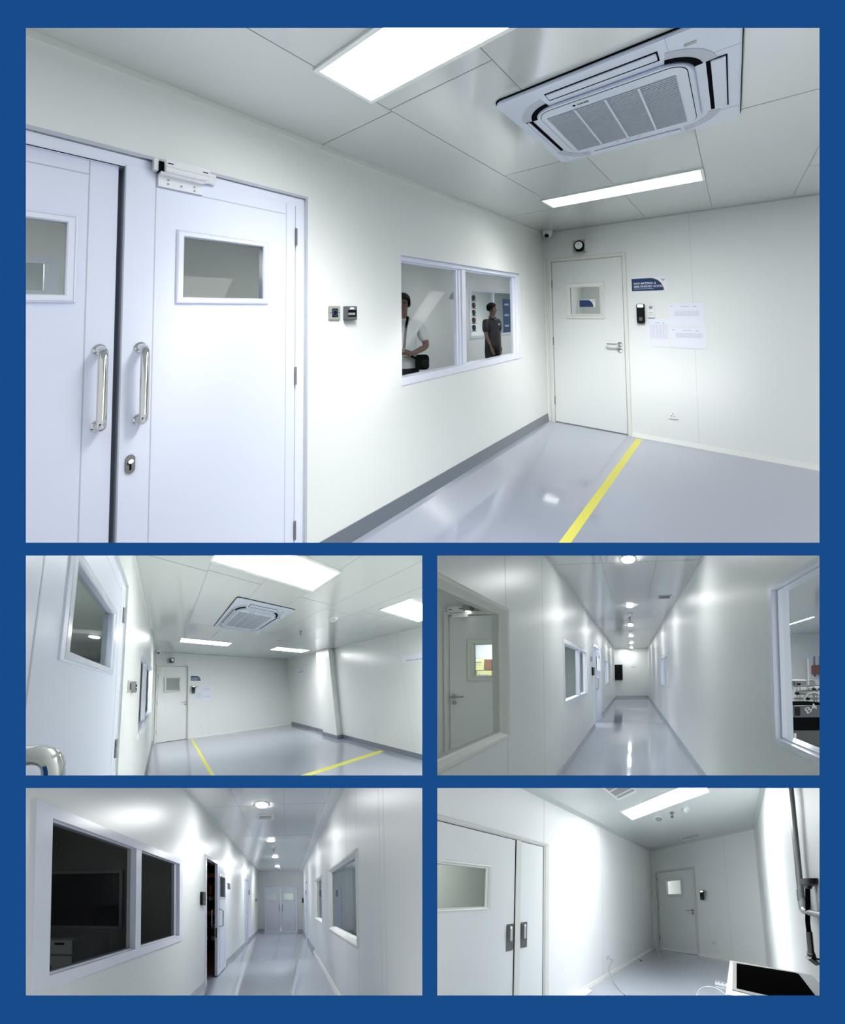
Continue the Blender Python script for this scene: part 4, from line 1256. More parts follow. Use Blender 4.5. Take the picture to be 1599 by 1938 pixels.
r = L3.rect(1116.8, 1241, 1120.6, 1253); navy_sign(L3, r, 'small navy sign above the black reader' + WH)
# room behind windows 2, 3 and the door
simple_room(P3, X0 - 3.2, X0 - .08, 2.55, Y3, H3, 'wall_satin', 'epoxy_floor', 'ceiling_matt', 'r')
wf3 = Fr(P3, (0, 2.50, 0), (1, 0, 0), (0, 0, 1), (0, -1, 0))
C3b = C3
for i, y in enumerate((3.4, 5.6, 7.8)):  # added lamps that light the room behind these windows
    ceiling_panel_lamp(C3, (X0 - 1.9, X0 - .7, -y - .15, -y + .15), 'r3b', 'ceiling lamp of the room behind the left windows' + WH, 'lamps behind the left corridor windows')
# grey annex behind the near left window
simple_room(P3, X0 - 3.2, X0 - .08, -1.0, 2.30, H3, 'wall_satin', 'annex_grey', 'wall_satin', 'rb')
WB3 = Fr(P3, (X0 - .08, 0, 0), (0, -1, 0), (0, 0, 1), (-1, 0, 0))
q = thing(WB3, 'wall_lamp', 'upright wall lamp inside the dim room behind the near left window' + WH, 'wall lamp', (-1.8, 1.2, 0))  # added lamp, hidden behind the corridor wall, lights the annex
MB().box(-1.90, -1.60, .6, 2.0, 0, .03).put(WB3, 'lamp_housing', 'white_trim', q)
MB().box(-1.88, -1.62, .62, 1.98, .03, .04).put(WB3, 'diffuser', 'lamp_r3a', q)
A3 = Fr(P3, (0, 2.30, 0), (1, 0, 0), (0, 0, 1), (0, -1, 0))
du0 = A3.uv(842.6, 1300)[0]; dtop = A3.uv(870, 1157)[1]
adoor = (du0, du0 + .92, 0, dtop)
MB().slab(X0 - 3.2, X0 - .08, 0, H3, -.06, 0, [adoor]).put(A3, 'wall_back', 'wall_satin', kind='structure')
r = A3.rect(885.4, 1211, 957, 1287)
sd = single_door(A3, adoor, 'door_2', '', 'cream_trim', 'door_cream', win=(r[0] - du0, r[0] - du0 + .46, r[2], r[3]), handle_side=-1, hinges=False)
bx = Fr(P3, (0, 3.45, 0), (1, 0, 0), (0, 0, 1), (0, -1, 0))
simple_room(P3, X0 - 3.2, X0 - .9, 2.36, 3.9, H3, 'wall_satin', 'annex_grey', 'wall_satin', 'b') if False else None
# cartons behind the door window
def carton(rc, label, m, mark):
    u0, u1, v0, v1 = rc
    t = thing(bx, 'carton', label, 'carton', (u0, v0, 0), 'cartons stacked behind the grey door')
    MB().box(u0, u1, v0, v1, -.25, 0).put(bx, 'box', m, t, bevel=.004)
    if mark:
        W = u1 - u0; Hh = v1 - v0
        mm = MB().box(u0 + W * .12, u0 + W * .24, v0 + Hh * .62, v0 + Hh * .80, 0, .001)
        for k in range(6): mm.box(u0 + W * (.30 + .085 * k), u0 + W * (.36 + .085 * k), v0 + Hh * .64, v0 + Hh * .76, 0, .001)
        mm.box(u0 + W * .2, u0 + W * .75, v0 + Hh * .45, v0 + Hh * .48, 0, .001)
        mm.put(bx, 'printed_mark', 'carton_print', t)
    return t
def bxr(x0, y0, x1, y1): return bx.rect(x0, y0, x1, y1)
zb = bx.uv(905, 1268.5)[1]
def cr(x0, x1, ytop, low=False):
    a = bx.uv(x0, 1260)[0]; b = bx.uv(x1, 1260)[0]; tp = bx.uv(900, ytop)[1]
    return (a, b, zb - .30, zb - .004) if low else (a, b, zb, tp)
carton(cr(893, 916, 1247.2), 'yellow printed carton, upper left in the door window' + WH, 'yellow_carton', True)
carton(cr(917, 930.5, 1248.2), 'plain brown carton between two yellow ones in the door window' + WH, 'brown_carton', False)
carton(cr(931.5, 958, 1245), 'yellow printed carton, upper right in the door window' + WH, 'yellow_carton', True)
carton(cr(884, 900.5, 0, True), 'yellow carton at the lower left corner of the door window' + WH, 'yellow_carton', False)
carton(cr(902, 930, 0, True), 'yellow printed carton, lower middle in the door window' + WH, 'yellow_carton', True)
carton(cr(931, 958, 0, True), 'yellow printed carton, lower right in the door window' + WH, 'yellow_carton', True)
g3 = G3
q = thing(G3, 'pallet_rack', 'plain white racking top that carries the yellow cartons' + WH, 'rack', (0, 3.5, 0))
MB().box(bx.uv(880, 1260)[0], bx.uv(960, 1260)[0], 3.42, 3.72, zb - .34, zb - .305).put(G3, 'rack_shelf', 'white_trim', q)
for u in (880, 960):
    for y in (3.44, 3.70):
        uu = bx.uv(u, 1260)[0]; MB().box(uu - .02, uu + .02, y - .02, y + .02, 0, zb - .34).put(G3, 'rack_upright', 'white_trim', q)
# magnetic lock and sensor over that door
r = A3.rect(853.7, 1150.5, 884, 1160)
q = thing(A3, 'magnetic_door_lock', 'white magnetic lock box above the grey door behind the window' + WH, 'magnetic lock', (r[0], r[2], 0))
MB().box(*r, 0, .05).put(A3, 'lock_body', 'white_plastic', q, bevel=.003)
r2 = A3.rect(859, 1162.5, 888, 1169); MB().box(*r2, 0, .03).put(A3, 'armature_plate', 'white_plastic', q)
MB().box(r[0] + .02, r[0] + .05, (r[2] + r[3]) / 2 - .008, (r[2] + r[3]) / 2, .05, .052).box(r[1] - .05, r[1] - .02, (r[2] + r[3]) / 2, (r[2] + r[3]) / 2 + .008, .05, .052).put(A3, 'slot', 'gap_black', q)
r = A3.rect(883.5, 1149.5, 897.5, 1158.5)
q = thing(A3, 'sensor_lamp', 'small grey sensor with a warm light beside the lock box' + WH, 'sensor', (r[0], r[2], 0))
MB().prism(rrect(*r, .02), 0, .07).put(A3, 'housing', 'mid_grey', q, bevel=.005)
MB().box(r[0] + .03, r[1] - .02, r[2] - .006, r[2] + .002, .02, .06).put(A3, 'light_strip', 'warm_led', q)
Ca = Fr(P3, (0, 0, H3), (1, 0, 0), (0, -1, 0), (0, 0, -1))
pp = A3.uv(897, 1141, .12)
q = thing(A3, 'wall_camera', 'dark round camera above the sensor, behind the near window' + WH, 'camera', (pp[0], pp[1], 0))
MB().lathe(pp[0], pp[1] + .02, [(.06, 0), (.06, .05), (.04, .10)], 20).put(A3, 'camera_body', 'black_plastic', q, smooth=True)
# right hand near window and the filling room behind it
slider_window(R3, rn, 'window_5', 'clear_glass', [], .028, -.085)
uj = R3.uv(1478, 1250)[0]
simple_room(P3, X1 + .1, 7.0, -1.0, 7.5, H3, 'wall_satin', 'epoxy_floor', 'ceiling_panel', 'l')
cfR = C3
for i, (xa, ya, xb, yb) in enumerate(((1493.5, 1181, 1541, 1167), (1495.5, 1208, 1527, 1201))):
    a = C3.uv(xa, ya); b = C3.uv(xb, yb)
    ceiling_panel_lamp(C3, (min(a[0], b[0]), max(a[0], b[0]), min(a[1], b[1]) - .1, max(a[1], b[1]) + .0), 'machine_room', ['nearer', 'farther'][i] + ' ceiling lamp seen through the right window' + WH, 'filling room lamps')
FB = lambda y: Fr(P3, (0, y, 0), (1, 0, 0), (0, 0, 1), (0, -1, 0))
f = FB(2.35)
q = thing(f, 'filling_machine', 'dark grey machine marked B4 on a steel cabinet behind the window' + WH, 'machine', (f.uv(1530, 1400)[0], 0, 0))
a = f.rect(1501.5, 1334, 1600, 1382)
MB().hexa([(a[0], a[2], -.5), (a[1], a[2], -.5), (a[1], a[3] - .03, -.5), (a[0], a[3] - .03, -.5), (a[0], a[2], 0), (a[1], a[2], 0), (a[1], a[3], -.05), (a[0] + .01, a[3], -.05)]).put(f, 'machine_hood', 'black_matt', q, bevel=.008)
c = f.rect(1502, 1336, 1600, 1357)
MB().box(c[0], c[1], c[2], c[3], -.02, .004).put(f, 'hood_band', 'grey_plastic', q)
MB().box(c[0] + .005, c[0] + .06, c[2] + .02, c[3] - .01, .004, .008).put(f, 'control_panel', 'black_plastic', q)
tx = f.uv(1523.5, 1351.5)
MB().text('B4', tx[0] + .012, tx[1] - .0, .065, .0045, width=.125, rot=math.radians(30)).put(f, 'machine_number', 'crate_label', q)
d = f.rect(1503, 1383, 1600, 1440)
MB().box(d[0], d[1], 0, d[3], -.45, -.01).put(f, 'steel_cabinet', 'dark_steel', q, bevel=.004)
g = f.rect(1503.3, 1388, 1508, 1397); MB().box(g[0], g[1], g[2], g[3], -.01, -.005).put(f, 'rating_label', 'white_plastic', q)
f2 = FB(2.9)
q = thing(f2, 'labelling_frame', 'steel machine frame with posts, arms and black knobs above the B4 machine' + WH, 'machine frame', (f2.uv(1530, 1300)[0], .9, 0))
a = f2.rect(1527.5, 1247, 1533, 1334); MB().box(a[0], a[1], a[2], a[3], -.03, 0).put(f2, 'tall_post', 'brushed_steel', q)
for xa, ya, xb, yb, rr in ((1506, 1309, 1560, 1305, .012), (1505, 1312, 1552, 1314, .016), (1500, 1299, 1560, 1297, .008), (1502, 1322, 1560, 1322, .012), (1514, 1296, 1514, 1334, .006), (1508, 1294, 1508, 1334, .006), (1540, 1300, 1540, 1334, .010), (1546, 1306, 1546, 1334, .010)):
    p0 = f2.uv(xa, ya); p1 = f2.uv(xb, yb)
    MB().tube([(p0[0], p0[1], 0), (p1[0], p1[1], 0)], rr, 8).put(f2, 'steel_rod', 'brushed_steel', q, smooth=True)
for x, y, rr in ((1508, 1294.5, .018), (1525, 1322, .02), (1505.5, 1312, .02), (1537, 1304, .015), (1550, 1303, .014), (1524, 1330, .016)):
    p0 = f2.uv(x, y); MB().lathe(p0[0], p0[1], [(rr * .7, .0), (rr, .01), (rr, .04), (rr * .7, .05)], 14).put(f2, 'clamp_knob', 'black_plastic', q, smooth=True)
p = [f2.uv(x, y) for x, y in ((1511, 1334), (1514, 1322), (1521, 1312), (1533, 1309), (1545, 1314), (1562, 1313))]
MB().tube([(a_, b_, .06) for a_, b_ in p], .012, 10).put(f2, 'white_hose', 'white_plastic', q, smooth=True)
q = thing(f2, 'conveyor_bench', 'white topped bench with clear bins standing behind the machine frame' + WH, 'bench', (f2.uv(1530, 1300)[0], 0, -.6))
a = FB(4.0).rect(1500, 1294, 1570, 1300); MB().box(a[0], a[1], a[2] - .02, a[2], -.5, 0).put(FB(4.0), 'bench_top', 'white_plastic', q)
for u in (a[0] + .05, a[1] - .05): MB().box(u - .02, u + .02, 0, a[2] - .02, -.1, -.06).put(FB(4.0), 'leg', 'brushed_steel', q)
MB().box(a[0] + .1, a[0] + .5, a[2], a[2] + .12, -.4, -.1).put(FB(4.0), 'storage_bin', 'mid_grey', q, bevel=.02)
fw7 = FB(7.5)
t = struct(fw7, 'window_6', (fw7.uv(1540, 1260)[0], 1.0, 0))
a = fw7.rect(1533, 1239.5, 1600, 1283)
MB().ring(a, [(0, 0), (0, .05), (.06, .05), (.06, 0)]).put(fw7, 'window_frame', 'frame_blue_white', t)
um = fw7.uv(1544, 1260)[0]; MB().box(um - .05, um + .05, a[2] + .05, a[3] - .05, 0, .05).put(fw7, 'mullion', 'frame_blue_white', t)
MB().box(a[0] + .06, a[1] - .06, a[2] + .06, a[3] - .06, .002, .006).put(fw7, 'window_pane', 'annex_grey', t)
for k, (xa, xb) in enumerate(((1533.5, 1541.5), (1546.5, 1556))):
    b = fw7.rect(xa, 1259, xb, 1277)
    tag(MB().box(b[0], b[1], b[2], b[3], .02, .2).put(fw7, 'product_stack', 'brown_product', None, bevel=.01) or bpy.data.objects[0], ['left', 'right'][k] + ' brown stack standing at the far window of the machine room' + WH, 'stack of goods', 'brown stacks')

# ================================================================== corridor, lower left picture
P4 = PL['r4']
X0, X1, Y4, H4 = -1.129, .648, 8.155, 2.614
L4 = Fr(P4, (X0, 0, 0), (0, 1, 0), (0, 0, 1), (1, 0, 0))
R4 = Fr(P4, (X1, 0, 0), (0, -1, 0), (0, 0, 1), (-1, 0, 0))
B4 = Fr(P4, (0, Y4, 0), (1, 0, 0), (0, 0, 1), (0, -1, 0))
G4 = Fr(P4, (0, 0, 0), (1, 0, 0), (0, 1, 0), (0, 0, 1))
WH = ', lower left picture'
wa = (.813, 2.11, .816, 1.754)
wd = (2.726, 3.685, 0, 1.976)
we = (5.387, 5.897, 0, 1.976)
MB().slab(-1, Y4, 0, H4, -.08, 0, [wa, wd, we]).put(L4, 'wall_left', 'wall_satin', kind='structure')
rn = (-3.133, -1.887, .813, 1.784)
rf = (-4.681, -3.688, .848, 1.795)
rd = (-6.9, -6.2, 0, 1.976)
m = MB().slab(-Y4, 1, 0, H4, -.10, 0, [rn, rf, rd])
for px in (675, 718, 727, 655): 
    u = R4.uv(px, 1600)[0]; m.box(u - .0015, u + .0015, 0, H4, 0, .0008, 1)
m.put(R4, 'wall_right', ['wall_satin', 'wall_joint'], kind='structure')
ed = (-.902, .45, 0, 1.976)
MB().slab(X0 - .08, X1 + .1, 0, H4, -.06, 0, [ed]).put(B4, 'wall_back', 'wall_satin', kind='structure')
C4 = ceiling(P4, 'ceiling', H4, X0 - .1, X1 + .1, -1, Y4, [-.62, -.02, .50], [(-1.1, .6, [1.4, 2.6, 3.8, 5.0, 6.2, 7.4])], 'ceiling_corridor')
MB().box(X0 - .1, X1 + .1, -1, Y4, -.05, 0).put(G4, 'floor', 'epoxy_floor', kind='structure')
MB().hexa([(-Y4, H4 - .012, 0), (1, H4 - .012, 0), (1, H4, 0), (-Y4, H4, 0), (-Y4, H4 - .006, .125), (1, H4 - .006, .125), (1, H4 - .001, .13), (-Y4, H4 - .001, .13)]).put(R4, 'trim_1', 'wall_satin', kind='structure')
MB().box(-1, Y4, H4 - .016, H4, 0, .02).put(L4, 'trim_2', 'white_trim', kind='structure')
for fr, a, b, mm in ((L4, -1, wd[0], 'grey_cove_pale'), (L4, wd[1], we[0], 'grey_cove_pale'), (L4, we[1], Y4, 'grey_cove_pale'), (R4, -Y4, rd[0], 'grey_cove_pale'), (R4, rd[1], -4.9, 'grey_cove_pale'), (B4, X0, ed[0], 'grey_cove_pale'), (B4, ed[1], X1, 'grey_cove_pale')):
    baseboard(fr, {'L': 'baseboard_left', 'R': 'baseboard_right', 'B': 'baseboard_back'}['L' if fr is L4 else 'R' if fr is R4 else 'B'], a, b, .10, mm, .03)
baseboard(R4, 'baseboard_right', -4.9, 1, .05, 'white_trim', .03)
for k in range(4):
    nm = ['nearest', 'second', 'third', 'farthest'][k]
    if k == 0: dl4 = downlight(C4, -.307, -2.572, .072, 'r4', nm + ' round downlight in the row along the corridor ceiling' + WH, 'round corridor downlights' + WH)
    else: dup(dl4, C4, (0, -1.505 * k, 0), nm + ' round downlight in the row along the corridor ceiling' + WH)
a = C4.uv(515.9, 1601.5); smoke_detector(C4, a[0], a[1], 'white smoke detector between the second and third downlights' + WH)
a = C4.uv(518, 1607.5); sprinkler(C4, a[0], a[1], 'dark sprinkler head behind the smoke detector' + WH, 1.2)
a = C4.uv(522.6, 1631.8); ceiling_disc(C4, a[0], a[1], 'flat round ceiling speaker before the farthest downlight' + WH)
a = C4.uv(528, 1643); dome_camera(C4, a[0], a[1], 'white dome camera with black lens above the double door' + WH, .055, (0, .6))
r = C4.rect(487, 1551.5, 519, 1540)
q = thing(C4, 'ceiling_vent', 'white supply air vent behind the nearest downlight' + WH, 'air vent', (r[0], r[2], 0))
MB().box(r[0], r[1], r[2], r[3], 0, .008).put(C4, 'vent_frame', 'white_trim', q, bevel=.002)
MB().box(r[0] + .05, r[1] - .05, r[2] + .05, r[3] - .05, .008, .010).put(C4, 'duct_opening', 'mid_grey', q)
MB().box(r[0] + .08, r[1] - .08, r[2] + .09, r[3] - .09, .010, .014).put(C4, 'vent_blade', 'white_trim', q)
# end double door
t = struct(B4, 'door_1', (ed[0], 0, 0))
MB().ring(ed, [(0, -.06), (0, .012), (.05, .012), (.05, -.06)], sides=(0, 1, 1, 1)).put(B4, 'door_frame', 'frame_blue_white', t)
xm = (ed[0] + ed[1]) / 2
r1_ = B4.rect(506, 1691.5, 523.5, 1703); r2_ = B4.rect(537.5, 1691.5, 555, 1703)
for sd, (a, b, wr, hu) in enumerate(((ed[0] + .055, xm - .005, r1_, xm - .06), (xm + .005, ed[1] - .055, r2_, xm + .06))):
    leaf = MB().slab(a, b, .004, 1.92, -.045, -.004, [wr]).put(B4, 'door_leaf', 'door_pale', t)
    MB().ring((wr[0] - .02, wr[1] + .02, wr[2] - .02, wr[3] + .02), [(0, -.004), (0, .008), (.02, .008), (.02, -.04)]).put(B4, 'window_frame', 'frame_blue_white', leaf)
    MB().box(wr[0], wr[1], wr[2], wr[3], -.03, -.026).put(B4, 'window_pane', 'grey_glass', leaf)
    MB().ring((a + .05, b - .05, .09, 1.86), [(0, -.004), (0, -.0025), (.004, -.0025), (.004, -.004)]).put(B4, 'panel_seam', 'door_seam', leaf)
    MB().tube(bend([(hu, .88, -.004), (hu, .88, .06), (hu, 1.14, .06), (hu, 1.14, -.004)], .03, 5), .013, 10).put(B4, 'pull_handle', 'brushed_steel', leaf, smooth=True)
    if sd: MB().lathe(hu - .02, .78, [(.014, -.004), (.014, .006)], 12).put(B4, 'lock_cylinder', 'brushed_steel', leaf)
r = B4.rect(506, 1706.5, 517, 1708.5)
MB().box(r[0], r[1], r[2], r[3], -.003, .002).put(B4, 'door_notice', 'sign_white', None, cat='notice', label='thin white strip notice under the left door window at the corridor end')
r = B4.rect(533, 1677, 545, 1680)
q = thing(B4, 'door_closer', 'small pale closer box on top of the end double door' + WH, 'door closer', (r[0], r[2], 0))
MB().box(r[0], r[1], r[2], r[3], .0, .05).put(B4, 'closer_body', 'bright_aluminium', q, bevel=.004)
MB().box(r[1] - .02, r[1] + .06, r[3] - .02, r[3] - .005, .01, .03).put(B4, 'closer_arm', 'bright_aluminium', q)
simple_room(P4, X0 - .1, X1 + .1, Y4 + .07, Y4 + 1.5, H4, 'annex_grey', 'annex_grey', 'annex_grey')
annex_fill_lamp(C4, (-.6, .2, -Y4 - 1.0, -Y4 - .6), 'lamp beyond the double door at the corridor end' + WH, 'lamp_r4b')  # added to light the space behind the end door panes
# large dark window at the left
um = L4.uv(262, 1650)[0]
slider_window(L4, wa, 'window_1', 'dark_glass', [(um - wa[0]) / (wa[1] - wa[0])], .065, -.08, .055)
D4 = (X0 - 2.6, X0 - .08)
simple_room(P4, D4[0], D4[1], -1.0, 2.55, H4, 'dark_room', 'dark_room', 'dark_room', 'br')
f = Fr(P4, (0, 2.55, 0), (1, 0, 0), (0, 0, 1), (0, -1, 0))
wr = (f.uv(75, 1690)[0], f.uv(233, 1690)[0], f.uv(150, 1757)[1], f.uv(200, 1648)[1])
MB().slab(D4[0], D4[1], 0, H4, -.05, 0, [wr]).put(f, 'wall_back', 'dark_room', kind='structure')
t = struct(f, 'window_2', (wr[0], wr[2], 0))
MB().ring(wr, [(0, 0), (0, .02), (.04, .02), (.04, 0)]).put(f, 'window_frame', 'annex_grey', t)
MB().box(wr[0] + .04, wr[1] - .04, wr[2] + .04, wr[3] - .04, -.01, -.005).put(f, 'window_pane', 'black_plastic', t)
f = Fr(P4, (0, 1.9, 0), (1, 0, 0), (0, 0, 1), (0, -1, 0))
r = f.rect(89, 1775, 141, 1880)
q = thing(f, 'drawer_cabinet', 'pale office cabinet with a top drawer, dim inside the dark room' + WH, 'cabinet', (r[0], 0, 0))
MB().box(r[0], r[1], 0, r[3], -.4, 0).put(f, 'cabinet_body', 'mid_grey', q, bevel=.004)
MB().box(r[0] + .02, r[1] - .02, r[3] - .17, r[3] - .02, 0, .015).put(f, 'drawer', 'annex_grey', q, bevel=.002)
MB().box((r[0] + r[1]) / 2 - .05, (r[0] + r[1]) / 2 + .05, r[3] - .07, r[3] - .05, .015, .02).put(f, 'drawer_pull', 'gap_black', q)
MB().box(r[0] + .02, r[1] - .02, .05, r[3] - .19, 0, .015).put(f, 'cabinet_door', 'annex_grey', q, bevel=.002)
MB().box(r[0] + .04, r[0] + .07, r[3] - .42, r[3] - .30, .015, .02).put(f, 'door_pull', 'gap_black', q)
# store doorway with ajar leaf
t = struct(L4, 'door_2', (wd[0], 0, 0))
MB().ring(wd, [(0, -.08), (0, .01), (.05, .01), (.05, -.08)], sides=(0, 1, 1, 1)).put(L4, 'door_frame', 'frame_blue_white', t)
fp = G4.uv(409, 1849)
ajar_leaf(P4, (X0 + .012, wd[1] - .07), (fp[0], fp[1]), 1.93, t, 'grey_glass')
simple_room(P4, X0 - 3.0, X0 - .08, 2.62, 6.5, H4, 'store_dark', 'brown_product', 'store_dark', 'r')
# racking with crates inside the store
f = Fr(P4, (0, 4.6, 0), (1, 0, 0), (0, 0, 1), (0, -1, 0))
def fz(py): return f.uv(395, py)[1]
xa, xb = f.uv(380, 1700)[0], f.uv(412, 1700)[0]
q = thing(f, 'storage_rack', 'dark storage rack with orange beams inside the open store doorway' + WH, 'rack', (xa, 0, 0))
for u in (xa - .04, xb + .04): MB().box(u - .02, u + .02, 0, 2.2, -.5, -.46).put(f, 'rack_upright', 'grey_crate', q)
for k, (ya, yb) in enumerate(((1653, 1661), (1724, 1732))):
    MB().box(xa, xb, fz(yb), fz(ya), -.03, .0).put(f, 'rack_beam', 'orange_crate', q)
for y in (1650, 1744, 1788): MB().box(xa, xb, fz(y) - .02, fz(y), -.5, -.03).put(f, 'rack_shelf', 'grey_crate', q)
for k, (ya, yb, mm, lab) in enumerate(((1745, 1766, 'grey_crate', 1), (1768, 1786, 'grey_crate', 1), (1799, 1813, 'brown_product', 0), (1671, 1697, 'black_plastic', 0), (1698, 1722, 'black_plastic', 0))):
    q = thing(f, 'storage_crate', ['upper dark crate with white labels', 'second dark crate with white labels', 'brown crate near the floor', 'upper black tub on the middle shelf', 'lower black tub on the middle shelf'][k] + ' in the open store' + WH, 'crate', (xa, fz(yb), 0), 'crates in the open store')
    MB().box(xa + .01, xb - .01, fz(yb), fz(ya), -.4, -.01).put(f, 'crate_body', mm, q, bevel=.008)
    MB().box(xa + .01, xb - .01, fz(ya) - .03, fz(ya) - .01, -.012, .002).put(f, 'crate_rim', 'brown_product', q)
    if lab:
        for uu in (.12, .62): MB().box(xa + (xb - xa) * uu, xa + (xb - xa) * (uu + .26), fz(ya + 12), fz(ya + 4), -.01, -.004).put(f, 'crate_label', 'crate_label', q)
f5 = f.shifted(.15)
for k, (ya, yb) in enumerate(((1632, 1640), (1676, 1694), (1697, 1704))):
    a = f.uv(399.5, 1700)[0]; b = f.uv(405, 1700)[0]
    tag(MB().box(a, b, fz(yb), fz(ya), .03, .15).put(f, 'small_carton', ['orange_crate', 'orange_crate', 'crate_label'][k], None, bevel=.004), ['topmost orange box by the edge of the ajar leaf', 'middle orange box by the edge of the ajar leaf', 'pale box under the orange one by the edge of the ajar leaf'][k] + WH, 'box', 'boxes at the rack end')
# far left door, signs, reader
t = struct(L4, 'door_3', (we[0], 0, 0))
MB().ring(we, [(0, -.08), (0, .01), (.05, .01), (.05, -.08)], sides=(0, 1, 1, 1)).put(L4, 'door_frame', 'frame_blue_white', t)
lf = MB().box(we[0] + .05, we[1] - .05, .01, 1.92, -.06, -.02).put(L4, 'door_leaf', 'door_blue_white', t)
lever_handle(L4, we[1] - .1, .95, -.1, lf, -.02)
r = L4.rect(378.7, 1687.5, 384.8, 1713); reader(L4, r, 'black access reader left of the open store doorway' + WH, False)
r = L4.rect(430.5, 1670, 435.8, 1684); navy_sign(L4, r, 'navy sign right of the open store doorway' + WH)
r = L4.rect(470, 1684, 473, 1694); navy_sign(L4, r, 'tiny navy sign beside the far left door' + WH)
r = L4.rect(483.3, 1701, 485.3, 1705)
q = thing(L4, 'wall_switch', 'tiny dark switch on the left wall near the corridor end' + WH, 'switch', (r[0], r[2], 0))
MB().box(r[0], r[1], r[2], r[3], 0, .02).put(L4, 'switch_plate', 'grey_plastic', q); MB().box(r[0] + .02, r[1] - .02, r[2] + .02, r[3] - .02, .02, .025).put(L4, 'switch_rocker', 'mid_grey', q)
# right side
cove_window(R4, rn, 'window_3', 'smoke_glass', 'white_trim', .06)
cove_window(R4, rf, 'window_4', 'smoke_glass', 'white_trim', .05)
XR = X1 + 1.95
simple_room(P4, X1 + .10, XR, .2, Y4, H4, 'wall_satin', 'epoxy_floor', 'ceiling_matt', 'l')  # room added to hold the mirrored copy of the end door
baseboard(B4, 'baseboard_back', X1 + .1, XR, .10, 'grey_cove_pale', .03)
annex_fill_lamp(C4, (X1 + .6, X1 + 1.3, -6.6, -6.3), 'lamp of the room behind the right hand windows' + WH, 'lamp_r4b')  # added pair of lamps, lighting the mirrored door copy's room
annex_fill_lamp(C4, (X1 + .6, X1 + 1.3, -4.2, -3.9), 'second lamp of the room behind the right hand windows' + WH, 'lamp_r4b')
t = struct(B4, 'door_5', (X1 + .2, 0, 0))  # mirrored copy of the end door, built in place of its reflection
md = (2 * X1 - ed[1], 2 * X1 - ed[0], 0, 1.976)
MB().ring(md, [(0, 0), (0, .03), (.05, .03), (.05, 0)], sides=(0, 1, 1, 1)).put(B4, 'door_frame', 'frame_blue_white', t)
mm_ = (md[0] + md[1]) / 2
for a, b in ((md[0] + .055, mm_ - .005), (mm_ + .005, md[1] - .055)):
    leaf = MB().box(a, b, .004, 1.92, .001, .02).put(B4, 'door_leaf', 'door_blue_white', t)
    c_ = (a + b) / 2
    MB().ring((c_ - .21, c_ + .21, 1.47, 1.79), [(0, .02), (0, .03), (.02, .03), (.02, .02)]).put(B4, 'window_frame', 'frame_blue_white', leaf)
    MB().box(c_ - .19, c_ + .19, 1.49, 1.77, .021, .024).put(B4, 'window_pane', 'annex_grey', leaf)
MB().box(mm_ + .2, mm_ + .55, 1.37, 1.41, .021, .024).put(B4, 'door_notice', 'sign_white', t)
t = struct(R4, 'door_4', (rd[0], 0, 0))
MB().ring(rd, [(0, -.08), (0, .01), (.05, .01), (.05, -.08)], sides=(0, 1, 1, 1)).put(R4, 'door_frame', 'frame_blue_white', t)
lf = MB().box(rd[0] + .05, rd[1] - .05, .01, 1.92, -.06, -.02).put(R4, 'door_leaf', 'door_blue_white', t)
lever_handle(R4, rd[0] + .1, .95, .1, lf, -.02)
r = R4.rect(572.3, 1699.7, 574.6, 1709); reader(R4, r, 'black access reader on the right wall near the end door' + WH, False)
r = R4.rect(577.4, 1685, 579.6, 1693); navy_sign(R4, r, 'tiny navy sign on the right wall by the narrow door' + WH)

# ================================================================== small room, lower right picture
P5 = PL['r5']
H5, RX5 = 2.632, 2.462
L5 = Fr(P5, (0, 0, 0), (0, 1, 0), (0, 0, 1), (1, 0, 0))
B5 = Fr(P5, (0, 0, 0), (1, 0, 0), (0, 0, 1), (0, -1, 0))
R5 = Fr(P5, (RX5, 0, 0), (0, -1, 0), (0, 0, 1), (-1, 0, 0))
G5 = Fr(P5, (0, 0, 0), (1, 0, 0), (0, 1, 0), (0, 0, 1))
WH = ', lower right picture'
dt = L5.uv(1038, 1598)[1]
dl = (-3.30, -2.083, 0, dt)
m = MB().slab(-4.5, 0, 0, H5, -.08, 0, [dl])
u = L5.uv(1029.5, 1550)[0]; m.box(u - .002, u + .002, 0, H5, 0, .0008, 1)
for px in (1138, 1196): u = L5.uv(px, 1650)[0]; m.box(u - .001, u + .001, 0, H5, 0, .0006, 1)
m.put(L5, 'wall_left', ['wall_bright', 'wall_joint'], kind='structure')
db = (.131, 1.196, 0, 2.012)
m = MB().slab(-.08, RX5 + .08, 0, H5, -.08, 0, [db])
u = B5.uv(1371, 1620)[0]; m.box(u - .002, u + .002, 0, H5, 0, .0008, 1)
m.put(B5, 'wall_back', ['wall_bright', 'wall_joint'], kind='structure')
MB().slab(0, 3.5, 0, H5, -.08, 0).put(R5, 'wall_right', 'wall_bright', kind='structure')
C5 = ceiling(P5, 'ceiling', H5, -.1, RX5 + .1, -4.5, .1, [], [], 'ceiling_matt')
MB().box(-.1, RX5 + .1, -4.5, .1, -.05, 0).put(G5, 'floor', 'epoxy_floor', kind='structure')
for fr, a, b in ((L5, -4.5, 0), (B5, 0, RX5), (R5, 0, 3.5)):
    MB().hexa([(a, H5 - .05, 0), (b, H5 - .05, 0), (b, H5, 0), (a, H5, 0), (a, H5 - .045, .008), (b, H5 - .045, .008), (b, H5, .05), (a, H5, .05)]).put(fr, 'trim_1', 'ceiling_matt', kind='structure')
MB().prism([(0, 0), (.03, 0), (0, .03)], 0, H5).put(Fr(P5, (0, 0, 0), (1, 0, 0), (0, -1, 0), (0, 0, 1)), 'trim_2', 'white_trim', kind='structure')
